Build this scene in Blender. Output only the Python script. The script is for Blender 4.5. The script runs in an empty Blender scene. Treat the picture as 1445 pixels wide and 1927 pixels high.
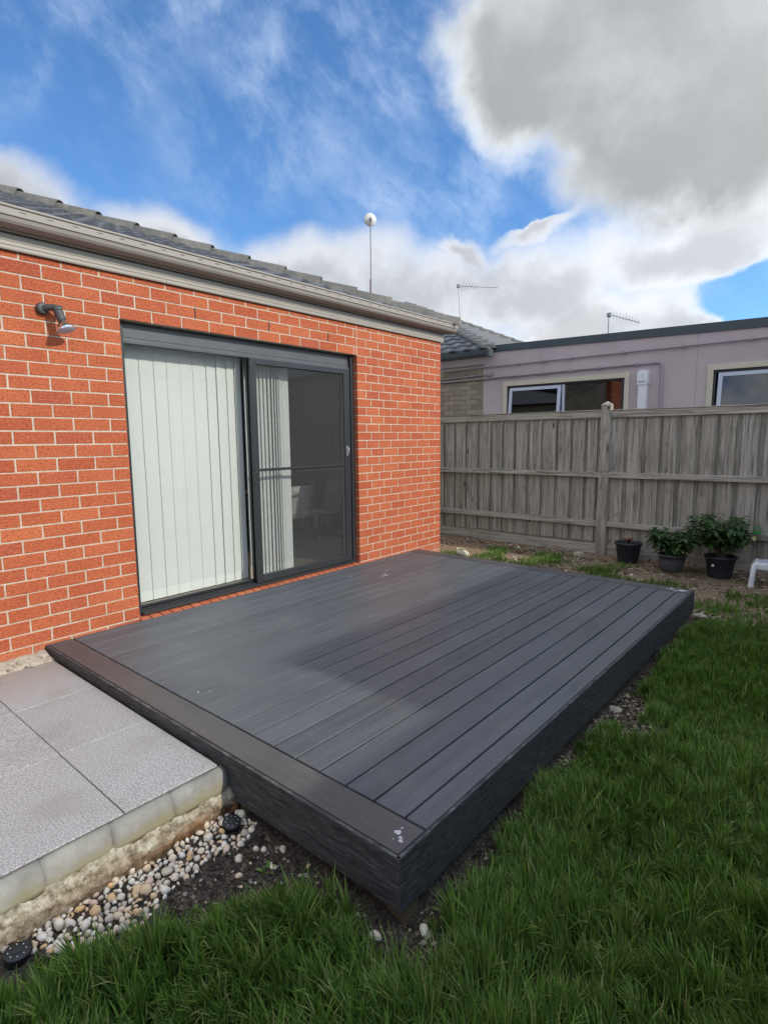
import bpy, bmesh, math, random
import numpy as np
from mathutils import Vector, Matrix, Euler
random.seed(7); rng = np.random.default_rng(11)
R = math.radians
scn = bpy.context.scene
C = scn.collection

# ------------------------------------------------------------------ camera
F_PX, CAM, YAW, PITCH, ROLL = 1059.8855, (4.012, -1.9066, 1.3113), -0.7048, -0.1305, -0.0096
cd = bpy.data.cameras.new('camera'); cam = bpy.data.objects.new('camera', cd); C.objects.link(cam)
cd.sensor_fit = 'HORIZONTAL'; cd.sensor_width = 36; cd.lens = F_PX / 1445 * 36
cd.clip_start = .05; cd.clip_end = 3000
_f = Vector((math.sin(YAW)*math.cos(PITCH), math.cos(YAW)*math.cos(PITCH), math.sin(PITCH)))
_r = Vector((math.cos(YAW), -math.sin(YAW), 0)); _u = _r.cross(_f)
_r2 = _r*math.cos(ROLL) + _u*math.sin(ROLL); _u2 = -_r*math.sin(ROLL) + _u*math.cos(ROLL)
cam.matrix_world = Matrix(((_r2.x, _u2.x, -_f.x, CAM[0]), (_r2.y, _u2.y, -_f.y, CAM[1]), (_r2.z, _u2.z, -_f.z, CAM[2]), (0, 0, 0, 1)))
scn.camera = cam
scn.render.engine = 'CYCLES'
scn.render.resolution_x = 767; scn.render.resolution_y = 1024
scn.view_settings.view_transform = 'Standard'; scn.view_settings.look = 'None'
scn.view_settings.gamma = 1; scn.view_settings.use_curve_mapping = False
scn.view_settings.exposure = 0.35
scn.cycles.max_bounces = 8; scn.cycles.transparent_max_bounces = 12
scn.cycles.sample_clamp_indirect = 6

# ------------------------------------------------------------------ sun
SUN = Vector((1, .2, .57)).normalized()
sd = bpy.data.lights.new('sun', 'SUN'); sd.energy = 2.7; sd.angle = R(1.1); sd.color = (1, .92, .78)
so = bpy.data.objects.new('sun', sd); C.objects.link(so)
so.rotation_euler = SUN.to_track_quat('Z', 'Y').to_euler(); so.location = (20, 4, 12)

# ------------------------------------------------------------------ world sky with clouds
wd = bpy.data.worlds.new('World'); scn.world = wd; wd.use_nodes = True
W = wd.node_tree; W.nodes.clear()
class NT:
    """small node-tree writer"""
    def __init__(s, t): s.t = t
    def n(s, typ, **k):
        nd = s.t.nodes.new(typ)
        for a, v in k.items(): setattr(nd, a, v)
        return nd
    def put(s, sock, v):
        if isinstance(v, bpy.types.NodeSocket): s.t.links.new(v, sock)
        elif v is not None: sock.default_value = v
    def m(s, op, a, b=None, c=None, clamp=False):
        nd = s.n('ShaderNodeMath', operation=op, use_clamp=clamp)
        s.put(nd.inputs[0], a)
        if b is not None: s.put(nd.inputs[1], b)
        if c is not None: s.put(nd.inputs[2], c)
        return nd.outputs[0]
    def v(s, op, a, b=None, sc=None):
        nd = s.n('ShaderNodeVectorMath', operation=op); s.put(nd.inputs[0], a)
        if b is not None: s.put(nd.inputs[1], b)
        if sc is not None: s.put(nd.inputs['Scale'], sc)
        return nd.outputs['Value'] if op in ('LENGTH', 'DOT_PRODUCT') else nd.outputs['Vector']
    def noise(s, vec, scale, detail=4, rough=.5, dist=0.):
        nd = s.n('ShaderNodeTexNoise'); s.put(nd.inputs['Vector'], vec)
        nd.inputs['Scale'].default_value = scale; nd.inputs['Detail'].default_value = detail
        nd.inputs['Roughness'].default_value = rough; nd.inputs['Distortion'].default_value = dist
        return nd
    def ramp(s, fac, stops, interp='LINEAR'):
        nd = s.n('ShaderNodeValToRGB'); s.put(nd.inputs[0], fac); r = nd.color_ramp; r.interpolation = interp
        while len(r.elements) < len(stops): r.elements.new(.5)
        for e, (p, c) in zip(r.elements, stops):
            e.position = p; e.color = (c, c, c, 1) if isinstance(c, (int, float)) else (*c, 1)
        return nd.outputs[0]
    def mix(s, fac, a, b, blend='MIX'):
        nd = s.n('ShaderNodeMix', data_type='RGBA', blend_type=blend)
        s.put(nd.inputs[0], fac)
        for i, v in ((6, a), (7, b)):
            if isinstance(v, tuple) and len(v) == 3: v = (*v, 1)
            s.put(nd.inputs[i], v)
        return nd.outputs[2]
    def sstep(s, x, lo, hi, a=0., b=1.):
        nd = s.n('ShaderNodeMapRange', interpolation_type='SMOOTHSTEP'); s.put(nd.inputs[0], x)
        for i, v in ((1, lo), (2, hi), (3, a), (4, b)): nd.inputs[i].default_value = v
        return nd.outputs[0]
w = NT(W)
SKY_STRENGTH = .1
sky = w.n('ShaderNodeTexSky', sky_type='NISHITA', sun_disc=False)
sky.sun_elevation = math.asin(SUN.z); sky.sun_rotation = math.atan2(SUN.x, SUN.y)
sky.air_density = 1.0; sky.dust_density = .3; sky.ozone_density = 2.0
D = w.v('NORMALIZE', w.n('ShaderNodeTexCoord').outputs['Generated'])
sep = w.n('ShaderNodeSeparateXYZ'); w.put(sep.inputs[0], D)
az = w.m('MULTIPLY', w.m('ARCTAN2', sep.outputs[0], sep.outputs[1]), 57.2958)
el = w.m('MULTIPLY', w.m('ARCSINE', sep.outputs[2]), 57.2958)
cmb = w.n('ShaderNodeCombineXYZ'); w.put(cmb.inputs[0], az); w.put(cmb.inputs[1], el)
AE = cmb.outputs[0]
# billowed edges: warp the az/el position by noise of the direction
nw = w.noise(D, 6, 6, .52).outputs['Color']
AEw = w.v('ADD', AE, w.v('SCALE', w.v('SUBTRACT', nw, (.5, .5, .5)), sc=10.))
nw2 = w.noise(D, 4.2, 7, .56).outputs['Fac']
def blob(a0, e0, ra, re, rot=0., src=None):
    d = w.v('SUBTRACT', src or AEw, (a0, e0, 0))
    if rot:
        nd = w.n('ShaderNodeVectorRotate', rotation_type='Z_AXIS'); w.put(nd.inputs['Vector'], d); nd.inputs['Angle'].default_value = R(-rot); d = nd.outputs[0]
    d = w.v('MULTIPLY', d, (1/ra, 1/re, 0))
    return w.m('SUBTRACT', 1., w.v('LENGTH', d))
def mx(*a):
    o = a[0]
    for b in a[1:]: o = w.m('MAXIMUM', o, b)
    return o
# heavy cumulus, upper right
big = mx(blob(-27, 29.5, 9, 8), blob(-18, 27, 13, 9), blob(-15, 31, 16, 9.5), blob(-9, 26, 17, 9), blob(-23, 28.5, 9.5, 7), blob(-3, 30, 16, 12), blob(-12, 22.5, 11, 4.5, 10), blob(-20, 36, 14, 9))
# low white banks
low = mx(blob(-26, 13, 12, 5.0), blob(-13, 16, 13, 4.2, 12), blob(-37, 13.5, 12, 5.2), blob(-19, 9.5, 14, 5), blob(-48, 14.5, 9, 4.2, -8), blob(-60, 16.3, 8, 3.4, -8), blob(-73, 17.6, 9, 3.6), blob(-84, 18, 9, 3.4), blob(-4, 19.5, 9, 2.5, 8), blob(-26, 18.5, 5, 1.8, 20), blob(-33, 17, 4, 1.4, -20))
# the rest of the sky: scattered cumulus, cleared where the open blue is
gen = w.m('SUBTRACT', w.m('MULTIPLY', w.m('SUBTRACT', w.noise(D, 2.2, 8, .58).outputs['Fac'], .43), 4.5), 0)
clear = mx(blob(-52, 27, 46, 22, 0, AE), blob(-10, 11.5, 10, 5, 0, AE))
gen = w.m('SUBTRACT', gen, w.sstep(clear, 0, .12, 0, 6))
nz = w.m('MULTIPLY', w.m('SUBTRACT', nw2, .5), .75)
bigD = w.m('ADD', big, nz); lowD = w.m('SUBTRACT', w.m('ADD', low, w.m('MULTIPLY', nz, 1.5)), w.sstep(mx(blob(-6.5, 12.2, 7, 3.0, 8), blob(-27, 20.2, 6, 1.8)), 0, .5, 0, 1.1))
aBig = w.sstep(bigD, -.05, .32); aLow = w.m('MULTIPLY', w.sstep(lowD, -.34, .58), .95); aGen = w.sstep(gen, 0, .5)
# cirrus-like wisps over the blue
nd = w.n('ShaderNodeVectorRotate', rotation_type='Z_AXIS'); w.put(nd.inputs['Vector'], AE); nd.inputs['Angle'].default_value = R(38)
wv = w.v('ADD', w.v('MULTIPLY', nd.outputs[0], (.052, .078, 1)), w.v('SCALE', nw, sc=.30))
wis = w.noise(wv, 2.0, 9, .63, .0).outputs['Fac']
wreg = mx(blob(-68, 31, 12, 7), blob(-50, 29, 13, 9, 30), blob(-40, 32, 12, 7), blob(-33, 22, 14, 6), blob(-18, 17, 12, 6), blob(-60, 36, 24, 6))
aWis = w.m('MULTIPLY', w.sstep(wis, .40, .80), w.sstep(wreg, -.35, .75, .12, .72))
# colours (divided by the strength, since the whole sky shares one Background)
k = 1 / SKY_STRENGTH
def col(r, g, b): return (r*k, g*k, b*k)
blue = w.mix(1., sky.outputs[0], (.62, .94, 1.24, 1), 'MULTIPLY')
shade = w.noise(D, 7, 6, .6).outputs['Fac']
core = w.sstep(w.m('ADD', bigD, w.m('MULTIPLY', w.m('SUBTRACT', shade, .5), .7)), 0, .48)
rimc = w.mix(w.sstep(az, -32, -14), col(.62, .655, .69), col(.43, .45, .47))
cBig = w.mix(core, rimc, col(.255, .265, .270))
cBig = w.mix(w.sstep(w.noise(D, 3.6, 6, .55).outputs['Fac'], .42, .66, 0, .75), cBig, col(.36, .37, .38))
cBig = w.mix(w.sstep(w.noise(D, 7.5, 5, .6).outputs['Fac'], .46, .74, 0, .30), cBig, col(.46, .475, .49))
# sky brightened towards the unseen sun side, as forward scatter, to lift ambient light
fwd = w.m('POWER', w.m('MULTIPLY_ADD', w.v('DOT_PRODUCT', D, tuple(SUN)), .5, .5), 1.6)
cLow = w.mix(w.sstep(w.m('ADD', lowD, w.m('MULTIPLY', w.m('SUBTRACT', shade, .5), 1.6)), .25, .85), col(.57, .58, .60), col(.38, .39, .41))
cGen = w.mix(w.sstep(gen, .4, 1.3), col(.70, .70, .695), col(.44, .445, .45))
c = w.mix(aWis, blue, col(.42, .52, .68))
c = w.mix(aGen, c, cGen); c = w.mix(aLow, c, cLow); c = w.mix(aBig, c, cBig)
hz = w.sstep(el, -2, 9, .75, 0); c = w.mix(hz, c, col(.52, .57, .63))
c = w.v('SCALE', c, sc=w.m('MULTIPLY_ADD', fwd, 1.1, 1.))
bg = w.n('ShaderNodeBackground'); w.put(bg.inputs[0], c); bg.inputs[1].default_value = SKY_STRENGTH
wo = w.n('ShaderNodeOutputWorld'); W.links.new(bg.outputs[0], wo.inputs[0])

# ------------------------------------------------------------------ materials
def mat(name):
    m = bpy.data.materials.new(name); m.use_nodes = True; t = NT(m.node_tree)
    return m, t, m.node_tree.nodes['Principled BSDF']
def setp(t, b, color=None, rough=None, spec=None, metal=None):
    if color is not None: t.put(b.inputs['Base Color'], (*color, 1) if isinstance(color, tuple) and len(color) == 3 else color)
    if rough is not None: t.put(b.inputs['Roughness'], rough)
    if spec is not None: t.put(b.inputs['Specular IOR Level'], spec)
    if metal is not None: t.put(b.inputs['Metallic'], metal)
def bump(t, b, h, dist, strength=1.):
    nd = t.n('ShaderNodeBump'); t.put(nd.inputs['Height'], h); nd.inputs['Distance'].default_value = dist; nd.inputs['Strength'].default_value = strength
    t.put(b.inputs['Normal'], nd.outputs[0])
def pos(t): return t.n('ShaderNodeNewGeometry').outputs['Position']
def stretch(t, v, s):
    return t.v('MULTIPLY', v, s)
def rnd(t):
    """one number per object and per loose piece of a joined mesh"""
    g = t.n('ShaderNodeNewGeometry').outputs['Random Per Island']; o = t.n('ShaderNodeObjectInfo').outputs['Random']
    return t.m('FRACT', t.m('ADD', t.m('MULTIPLY', g, 7.13), t.m('MULTIPLY', o, 5.77)))
M = {}
def simple(name, color, rough=.5, metal=0., var=.12, scale=20, bmp=0., spec=.5):
    m, t, b = mat(name); p = pos(t); n = t.noise(p, scale, 5, .6).outputs['Fac']
    f = t.m('MULTIPLY_ADD', t.m('SUBTRACT', n, .5), var*4, 1.)
    setp(t, b, t.mix(1., (*color, 1), t.v('SCALE', (1, 1, 1), sc=f), 'MULTIPLY'), t.m('MULTIPLY_ADD', n, .2, rough-.1), spec, metal)
    if bmp: bump(t, b, t.noise(p, scale*4, 4, .6).outputs['Fac'], bmp)
    M[name] = m; return m

# brick: orange red wire-cut face with dark and pale flecks
m, t, b = mat('orange_brick'); p = pos(t); r = rnd(t)
base = t.ramp(r, [(0, (.45, .105, .044)), (.3, (.52, .142, .056)), (.55, (.48, .120, .050)), (.8, (.56, .160, .064)), (1, (.43, .100, .050))])
dr = t.noise(stretch(t, p, (1, 1, 1.35)), 66, 3, .9).outputs['Fac']
base = t.mix(t.sstep(dr, .52, .60, 0, .72), base, (.17, .036, .022))
base = t.mix(t.sstep(t.noise(t.v('ADD', p, (7, 3, 1)), 72, 3, .85).outputs['Fac'], .56, .63, 0, .55), base, (.72, .26, .14))
base = t.mix(t.sstep(t.noise(p, 3.2, 4, .6).outputs['Fac'], .35, .7, 0, .28), base, (.30, .055, .028))
sxb = t.n('ShaderNodeSeparateXYZ'); t.put(sxb.inputs[0], p)
base = t.mix(t.sstep(t.m('ADD', sxb.outputs[2], t.m('MULTIPLY', t.noise(p, 6, 5, .7).outputs['Fac'], .22)), .0, .14, .35, 0), base, (.36, .27, .19))
setp(t, b, base, .82, .3)
hh = t.m('ADD', t.m('MULTIPLY', t.noise(p, 130, 5, .7).outputs['Fac'], 1.), t.m('MULTIPLY', t.noise(stretch(t, p, (1, .5, 2.5)), 34, 3, .5).outputs['Fac'], .8))
bump(t, b, hh, .008, 1.); M['brick'] = m
m, t, b = mat('mortar'); p = pos(t); n = t.noise(p, 22, 6, .6).outputs['Fac']
setp(t, b, t.ramp(n, [(.3, (.38, .33, .26)), (.7, (.56, .50, .40))]), .95, .2)
bump(t, b, t.noise(p, 220, 4, .7).outputs['Fac'], .002, .8); M['mortar'] = m

# composite deck boards: fine brushed grain along the board
def deckmat(name, along, c0, c1, rough, gap=1.):
    m, t, b = mat(name); p = pos(t); r = rnd(t)
    st = (.9, 19, 19) if along == 'x' else (19, .9, 19)
    g = t.noise(stretch(t, p, st), 4.5, 6, .72).outputs['Fac']
    g2 = t.noise(stretch(t, p, tuple(a*.22 for a in st)), 5, 3, .5).outputs['Fac']
    blot = t.noise(p, 1.4, 4, .55).outputs['Fac']
    f = t.m('ADD', t.m('ADD', t.m('MULTIPLY', g, .45), t.m('MULTIPLY', g2, .30)), t.m('ADD', t.m('MULTIPLY', blot, .22), t.m('MULTIPLY', r, .12)))
    colr = t.ramp(f, [(.42, c0), (.68, c1)])
    dust = t.sstep(t.noise(p, 2.3, 6, .65).outputs['Fac'], .52, .74, 0, .14)
    colr = t.mix(dust, colr, (.22, .21, .19))
    setp(t, b, colr, t.m('MULTIPLY_ADD', g, .22, rough-.1), .45)
    bump(t, b, t.m('ADD', g, t.m('MULTIPLY', t.noise(p, 380, 2, .6).outputs['Fac'], .35)), .0016, .75); M[name] = m
deckmat('deck_board', 'y', (.058, .068, .078), (.104, .117, .130), .48)
deckmat('deck_border', 'x', (.055, .054, .056), (.098, .094, .094), .48)
# fascia: embossed wood grain, strong relief
m, t, b = mat('fascia'); p = pos(t)
g = t.noise(stretch(t, p, (3.2, 3.2, 42)), 4.2, 6, .68, .6).outputs['Fac']
setp(t, b, t.ramp(g, [(.36, (.020, .022, .025)), (.52, (.060, .064, .068)), (.68, (.15, .155, .16))]), t.m('MULTIPLY_ADD', g, .25, .5), .4)
bump(t, b, g, .010, 1.); M['fascia'] = m

# granite look pavers
m, t, b = mat('granite_paver'); p = pos(t)
sp = t.noise(p, 150, 5, .9).outputs['Fac']; bl = t.noise(p, 3.1, 5, .6).outputs['Fac']
c1 = t.ramp(sp, [(.38, (.085, .09, .092)), (.46, (.25, .26, .265)), (.55, (.40, .41, .415)), (.64, (.66, .67, .68))])
c1 = t.mix(t.sstep(bl, .50, .70, 0, .40), c1, (.21, .20, .175))
sx = t.n('ShaderNodeSeparateXYZ'); t.put(sx.inputs[0], p)
nearwall = t.sstep(t.m('ADD', sx.outputs[0], t.m('MULTIPLY', bl, .6)), .35, 1.05, .75, 0)   # soil washed against the wall
c1 = t.mix(nearwall, c1, (.25, .205, .155))
c1 = t.mix(t.m('MULTIPLY', rnd(t), .14), c1, (.5, .5, .5))
setp(t, b, c1, .62, .4); bump(t, b, t.noise(p, 260, 3, .7).outputs['Fac'], .0016, .7); M['paver'] = m
# kerb stones: smooth concrete, algae towards the foot
m, t, b = mat('kerb_concrete'); p = pos(t); n = t.noise(p, 9, 6, .6).outputs['Fac']
sx = t.n('ShaderNodeSeparateXYZ'); t.put(sx.inputs[0], p)
cc = t.ramp(n, [(.3, (.17, .172, .158)), (.7, (.30, .30, .275))])
alg = t.sstep(t.m('ADD', sx.outputs[2], t.m('MULTIPLY', t.m('SUBTRACT', n, .5), .10)), -.155, -.095, .75, 0)
cc = t.mix(alg, cc, (.25, .225, .12)); cc = t.mix(t.sstep(t.noise(p, 60, 4, .6).outputs['Fac'], .6, .75, 0, .35), cc, (.17, .17, .14))
setp(t, b, cc, .8, .3); bump(t, b, t.noise(p, 120, 5, .6).outputs['Fac'], .0025, .8); M['kerb'] = m
# rough footing concrete with pebbles and rust brown soil stains
m, t, b = mat('footing_concrete'); p = pos(t)
n = t.noise(p, 30, 7, .65).outputs['Fac']; n2 = t.noise(stretch(t, p, (1, 1, 3)), 9, 5, .65).outputs['Fac']
cc = t.ramp(n, [(.34, (.13, .105, .07)), (.47, (.31, .285, .21)), (.66, (.54, .51, .42))])
cc = t.mix(t.sstep(t.noise(p, 48, 5, .7).outputs['Fac'], .58, .66, 0, .8), cc, (.12, .11, .10))
sx = t.n('ShaderNodeSeparateXYZ'); t.put(sx.inputs[0], p)
st = t.m('MULTIPLY', t.sstep(t.m('ADD', sx.outputs[2], t.m('MULTIPLY', t.m('SUBTRACT', n2, .5), .16)), -.240, -.165, .95, 0), t.sstep(t.m('ADD', sx.outputs[1], t.m('MULTIPLY', n2, .5)), -1.25, -.55, .35, 1))
cc = t.mix(st, cc, t.ramp(n, [(.3, (.05, .028, .015)), (.7, (.26, .12, .045))]))
setp(t, b, cc, .92, .2); bump(t, b, t.m('ADD', n, t.m('MULTIPLY', t.noise(p, 140, 4, .7).outputs['Fac'], .5)), .012, .8); M['footing'] = m

# soil
m, t, b = mat('soil'); p = pos(t)
n = t.noise(p, 14, 8, .68).outputs['Fac']; n2 = t.noise(p, 2.1, 5, .6).outputs['Fac']; n3 = t.noise(p, 70, 5, .7).outputs['Fac']
cdk = t.ramp(n3, [(.32, (.022, .018, .015)), (.52, (.070, .058, .048)), (.7, (.17, .145, .12))])
clt = t.ramp(n3, [(.32, (.07, .05, .034)), (.52, (.24, .18, .125)), (.7, (.42, .34, .25))])
sx = t.n('ShaderNodeSeparateXYZ'); t.put(sx.inputs[0], p)
dry = t.sstep(t.m('ADD', sx.outputs[1], t.m('MULTIPLY', t.m('SUBTRACT', n2, .5), 2.4)), 2.2, 4.0)
sand = t.sstep(t.m('ADD', sx.outputs[0], t.m('MULTIPLY', t.m('SUBTRACT', n2, .5), 1.)), .05, .7, 1, 0)
cc = t.mix(dry, cdk, clt); cc = t.mix(t.m('MULTIPLY', sand, dry), cc, t.ramp(n3, [(.3, (.19, .125, .075)), (.7, (.36, .255, .165))]))
cc = t.mix(t.sstep(n, .58, .72, 0, .45), cc, (.07, .055, .04))
setp(t, b, cc, .95, .15); bump(t, b, t.m('ADD', n, t.m('MULTIPLY', n3, .5)), .02, .9); M['soil'] = m

# grass blade
m, t, b = mat('grass_blade'); r = t.n('ShaderNodeNewGeometry').outputs['Random Per Island']; p = pos(t)
bn = t.noise(p, 1.7, 4, .6).outputs['Fac']
cc = t.ramp(r, [(0, (.030, .080, .014)), (.30, (.074, .155, .022)), (.65, (.128, .232, .036)), (.90, (.20, .32, .060)), (.95, (.22, .33, .10)), (.965, (.30, .29, .12)), (1, (.42, .37, .19))])
cc = t.mix(t.sstep(bn, .4, .65, 0, .25), cc, (.09, .15, .035))
dif = t.n('ShaderNodeBsdfPrincipled'); t.put(dif.inputs['Base Color'], cc); dif.inputs['Roughness'].default_value = .5; dif.inputs['Specular IOR Level'].default_value = .28
tr = t.n('ShaderNodeBsdfTranslucent'); t.put(tr.inputs[0], t.mix(1., cc, (1.1, 1.3, .55), 'MULTIPLY'))
ms = t.n('ShaderNodeMixShader'); ms.inputs[0].default_value = .22
t.t.links.new(dif.outputs[0], ms.inputs[1]); t.t.links.new(tr.outputs[0], ms.inputs[2])
t.t.links.new(ms.outputs[0], t.t.nodes['Material Output'].inputs[0]); M['grass'] = m
m = m.copy(); m.name = 'leaf'; M['leaf'] = m
for nd in m.node_tree.nodes:
    if nd.bl_idname == 'ShaderNodeValToRGB':
        for e, c_ in zip(nd.color_ramp.elements, [(.022, .055, .018), (.032, .085, .028), (.048, .12, .038), (.07, .15, .045), (.09, .17, .05), (.12, .19, .06)]): e.color = (*c_, 1)

# weathered timber
def timber(name, axis, tint=1.):
    m, t, b = mat(name); p = pos(t); r = rnd(t)
    st = {'z': (22, 22, 1.1), 'x': (1.1, 22, 22), 'y': (22, 1.1, 22)}[axis]
    off = t.n('ShaderNodeCombineXYZ'); [t.put(off.inputs[i], t.m('MULTIPLY', r, 31.)) for i in range(3)]
    q = t.v('ADD', stretch(t, p, st), off.outputs[0])
    g = t.noise(q, 1.5, 7, .68, .9).outputs['Fac']
    big = t.noise(t.v('SCALE', q, sc=.22), 1.6, 3, .5, 1.2).outputs['Fac']
    cc = t.ramp(g, [(.34, tuple(tint*v for v in (.10, .097, .085))), (.50, tuple(tint*v for v in (.345, .33, .29))), (.66, tuple(tint*v for v in (.50, .485, .45)))])
    cc = t.mix(t.sstep(big, .54, .68, 0, .5), cc, tuple(tint*v for v in (.115, .112, .108)))
    cc = t.mix(t.m('MULTIPLY', r, .35), cc, tuple(tint*v for v in (.34, .31, .26)))
    kn = t.n('ShaderNodeTexVoronoi'); t.put(kn.inputs['Vector'], t.v('ADD', t.v('MULTIPLY', p, {'z': (6, 0, 2.0), 'x': (1.2, 0, 6), 'y': (0, 1.2, 6)}[axis]), off.outputs[0])); kn.inputs['Scale'].default_value = 1.
    cc = t.mix(t.sstep(kn.outputs['Distance'], .05, .12, .85, 0), cc, (.035, .030, .026))
    gm = t.sstep(t.noise(p, 5.5, 5, .65).outputs['Fac'], .58, .72, 0, .35); cc = t.mix(gm, cc, tuple(tint*v for v in (.10, .115, .075)))
    setp(t, b, cc, .88, .25); bump(t, b, g, .005, .8); M[name] = m
timber('paling', 'z'); timber('rail_timber', 'x', 1.12); timber('post_timber', 'z', 1.05); timber('rail_timber_long', 'y', 1.)

simple('gutter_paint', (.29, .27, .24), .68, 0, .06, 6)
simple('frieze_paint', (.315, .295, .262), .5, 0, .06, 6)
simple('door_aluminium', (.026, .029, .033), .38, 0, .08, 8)
simple('door_head_aluminium', (.085, .092, .100), .40, 0, .08, 8)
simple('black_plastic', (.016, .017, .020), .42, 0, .1, 20)
simple('navy_plastic', (.020, .023, .034), .45, 0, .12, 20)
simple('grey_plastic', (.085, .092, .108), .45, 0, .12, 20)
simple('white_plastic', (.72, .76, .80), .35, 0, .04, 10)
simple('cream_foam', (.62, .60, .46), .6, 0, .05, 30)
simple('green_plastic', (.02, .30, .07), .4, 0, .05, 30)
simple('galvanised', (.36, .37, .38), .45, .7, .1, 30)
simple('rusty_steel', (.20, .11, .09), .7, .2, .25, 30)
simple('dish_paint', (.55, .57, .55), .5, 0, .12, 12)
simple('pole_paint', (.20, .17, .19), .6, .2, .2, 30)
simple('chrome', (.82, .83, .85), .16, 1., .02, 30)
simple('lamp_body', (.055, .058, .062), .55, 0, .15, 60, .0006)
simple('dark_render', (.05, .06, .07), .55, 0, .1, 10)
simple('flashing_paint', (.050, .068, .080), .5, 0, .12, 6)
simple('cream_frame', (.56, .53, .43), .6, 0, .08, 10)
simple('pipe_paint', (.30, .27, .30), .45, 0, .08, 8)
simple('window_silver', (.50, .55, .66), .4, 0, .05, 8)
simple('interior_wall', (.34, .34, .34), .8, 0, .05, 3)
simple('interior_floor', (.20, .15, .10), .5, 0, .3, 6)
simple('shell_white', (.38, .37, .355), .5, 0, .03, 8)
simple('dark_table', (.05, .045, .042), .4, 0, .05, 8)
simple('sill_timber', (.34, .29, .22), .6, 0, .1, 12)
m, t, b = mat('bark_chip'); r = rnd(t)
setp(t, b, t.ramp(r, [(0, (.035, .024, .016)), (.35, (.12, .080, .050)), (.6, (.26, .19, .125)), (.85, (.42, .34, .24)), (1, (.60, .54, .44))]), .9, .2); M['bark_chip'] = m
m, t, b = mat('dark_clod'); r = rnd(t)
setp(t, b, t.ramp(r, [(0, (.020, .016, .013)), (.5, (.060, .048, .038)), (.85, (.13, .105, .080)), (.95, (.30, .27, .22)), (1, (.45, .40, .32))]), .95, .2); M['dark_clod'] = m
simple('broken_concrete', (.42, .38, .30), .9, 0, .2, 40, .004)
simple('post_pine', (.13, .10, .055), .8, 0, .25, 40)
simple('paint_drip', (.50, .52, .54), .6, 0, .1, 40)
simple('potting_soil', (.018, .014, .010), .95, 0, .4, 60, .005)
simple('red_leaf', (.13, .022, .022), .5, 0, .35, 40)
simple('white_petal', (.85, .85, .82), .6, 0, .02, 40)
simple('dry_leaf', (.26, .21, .14), .7, 0, .2, 40)
simple('tag_white', (.8, .8, .78), .5, 0, .02, 10)
simple('twig', (.16, .12, .08), .8, 0, .2, 40)

# pink rendered wall
m, t, b = mat('mauve_render'); p = pos(t); n = t.noise(p, 1.2, 5, .6).outputs['Fac']
cc = t.ramp(n, [(.3, (.43, .365, .385)), (.7, (.53, .455, .475))])
setp(t, b, cc, .85, .2); bump(t, b, t.noise(p, 150, 4, .6).outputs['Fac'], .0025, .5); M['mauve'] = m
# tan brick and grey tile
m, t, b = mat('tan_brick'); p = pos(t); r = rnd(t)
cc = t.ramp(t.m('ADD', t.m('MULTIPLY', r, .5), t.m('MULTIPLY', t.noise(p, 40, 5, .7).outputs['Fac'], .5)), [(.2, (.22, .19, .145)), (.8, (.36, .315, .25))])
setp(t, b, cc, .9, .2); bump(t, b, t.noise(p, 120, 4, .6).outputs['Fac'], .003, .6); M['tan'] = m
def tilemat(name, c0, c1, moss):
    m, t, b = mat(name); p = pos(t); n = t.noise(p, 26, 7, .7).outputs['Fac']; r = rnd(t)
    cc = t.ramp(n, [(.3, c0), (.7, c1)]); cc = t.mix(t.m('MULTIPLY', r, .3), cc, tuple(v*1.5 for v in c1))
    cc = t.mix(t.sstep(t.noise(p, 7, 7, .72).outputs['Fac'], .46, .70, 0, moss), cc, (.20, .19, .155))
    setp(t, b, cc, .62, .35); bump(t, b, t.noise(p, 110, 5, .7).outputs['Fac'], .003, .7); M[name] = m
tilemat('roof_tile', (.040, .046, .060), (.085, .094, .115), .35)
tilemat('ridge_tile', (.058, .059, .057), (.115, .113, .106), .55)
tilemat('roof_tile_far', (.060, .068, .082), (.110, .120, .138), .15)
tilemat('roof_grey', (.085, .086, .088), (.145, .146, .148), .25)

# pebbles
m, t, b = mat('pebble'); p = pos(t); r = rnd(t)
cc = t.ramp(r, [(0, (.80, .74, .62)), (.18, (.70, .56, .38)), (.30, (.84, .80, .71)), (.48, (.76, .66, .50)), (.62, (.50, .44, .36)), (.70, (.82, .74, .60)), (.82, (.68, .44, .20)), (.90, (.78, .66, .50)), (1, (.66, .47, .38))])
cc = t.mix(t.sstep(t.noise(p, 60, 5, .65).outputs['Fac'], .52, .72, 0, .45), cc, (.44, .34, .25))
setp(t, b, cc, .6, .35); bump(t, b, t.noise(p, 160, 4, .6).outputs['Fac'], .002, .6); M['pebble'] = m

# window glass: thin, reflective, light passes
def glass(name, tint, rough=.0, k=1.):
    m = bpy.data.materials.new(name); m.use_nodes = True; t = NT(m.node_tree); m.node_tree.nodes.clear()
    tr = t.n('ShaderNodeBsdfTransparent'); tr.inputs[0].default_value = (*tint, 1)
    gl = t.n('ShaderNodeBsdfGlossy'); gl.inputs['Roughness'].default_value = rough; gl.inputs[0].default_value = (1, 1, 1, 1)
    fr = t.n('ShaderNodeFresnel'); t.put(fr.inputs[0], t.m('MULTIPLY_ADD', t.n('ShaderNodeNewGeometry').outputs['Backfacing'], 1/1.52-1.52, 1.52))
    f = t.m('MULTIPLY', fr.outputs[0], k, clamp=True)
    ms = t.n('ShaderNodeMixShader'); t.put(ms.inputs[0], f)
    t.t.links.new(tr.outputs[0], ms.inputs[1]); t.t.links.new(gl.outputs[0], ms.inputs[2])
    o = t.n('ShaderNodeOutputMaterial'); t.t.links.new(ms.outputs[0], o.inputs[0]); M[name] = m
glass('door_glass', (.945, .96, .95), .0, 1.35)
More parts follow.
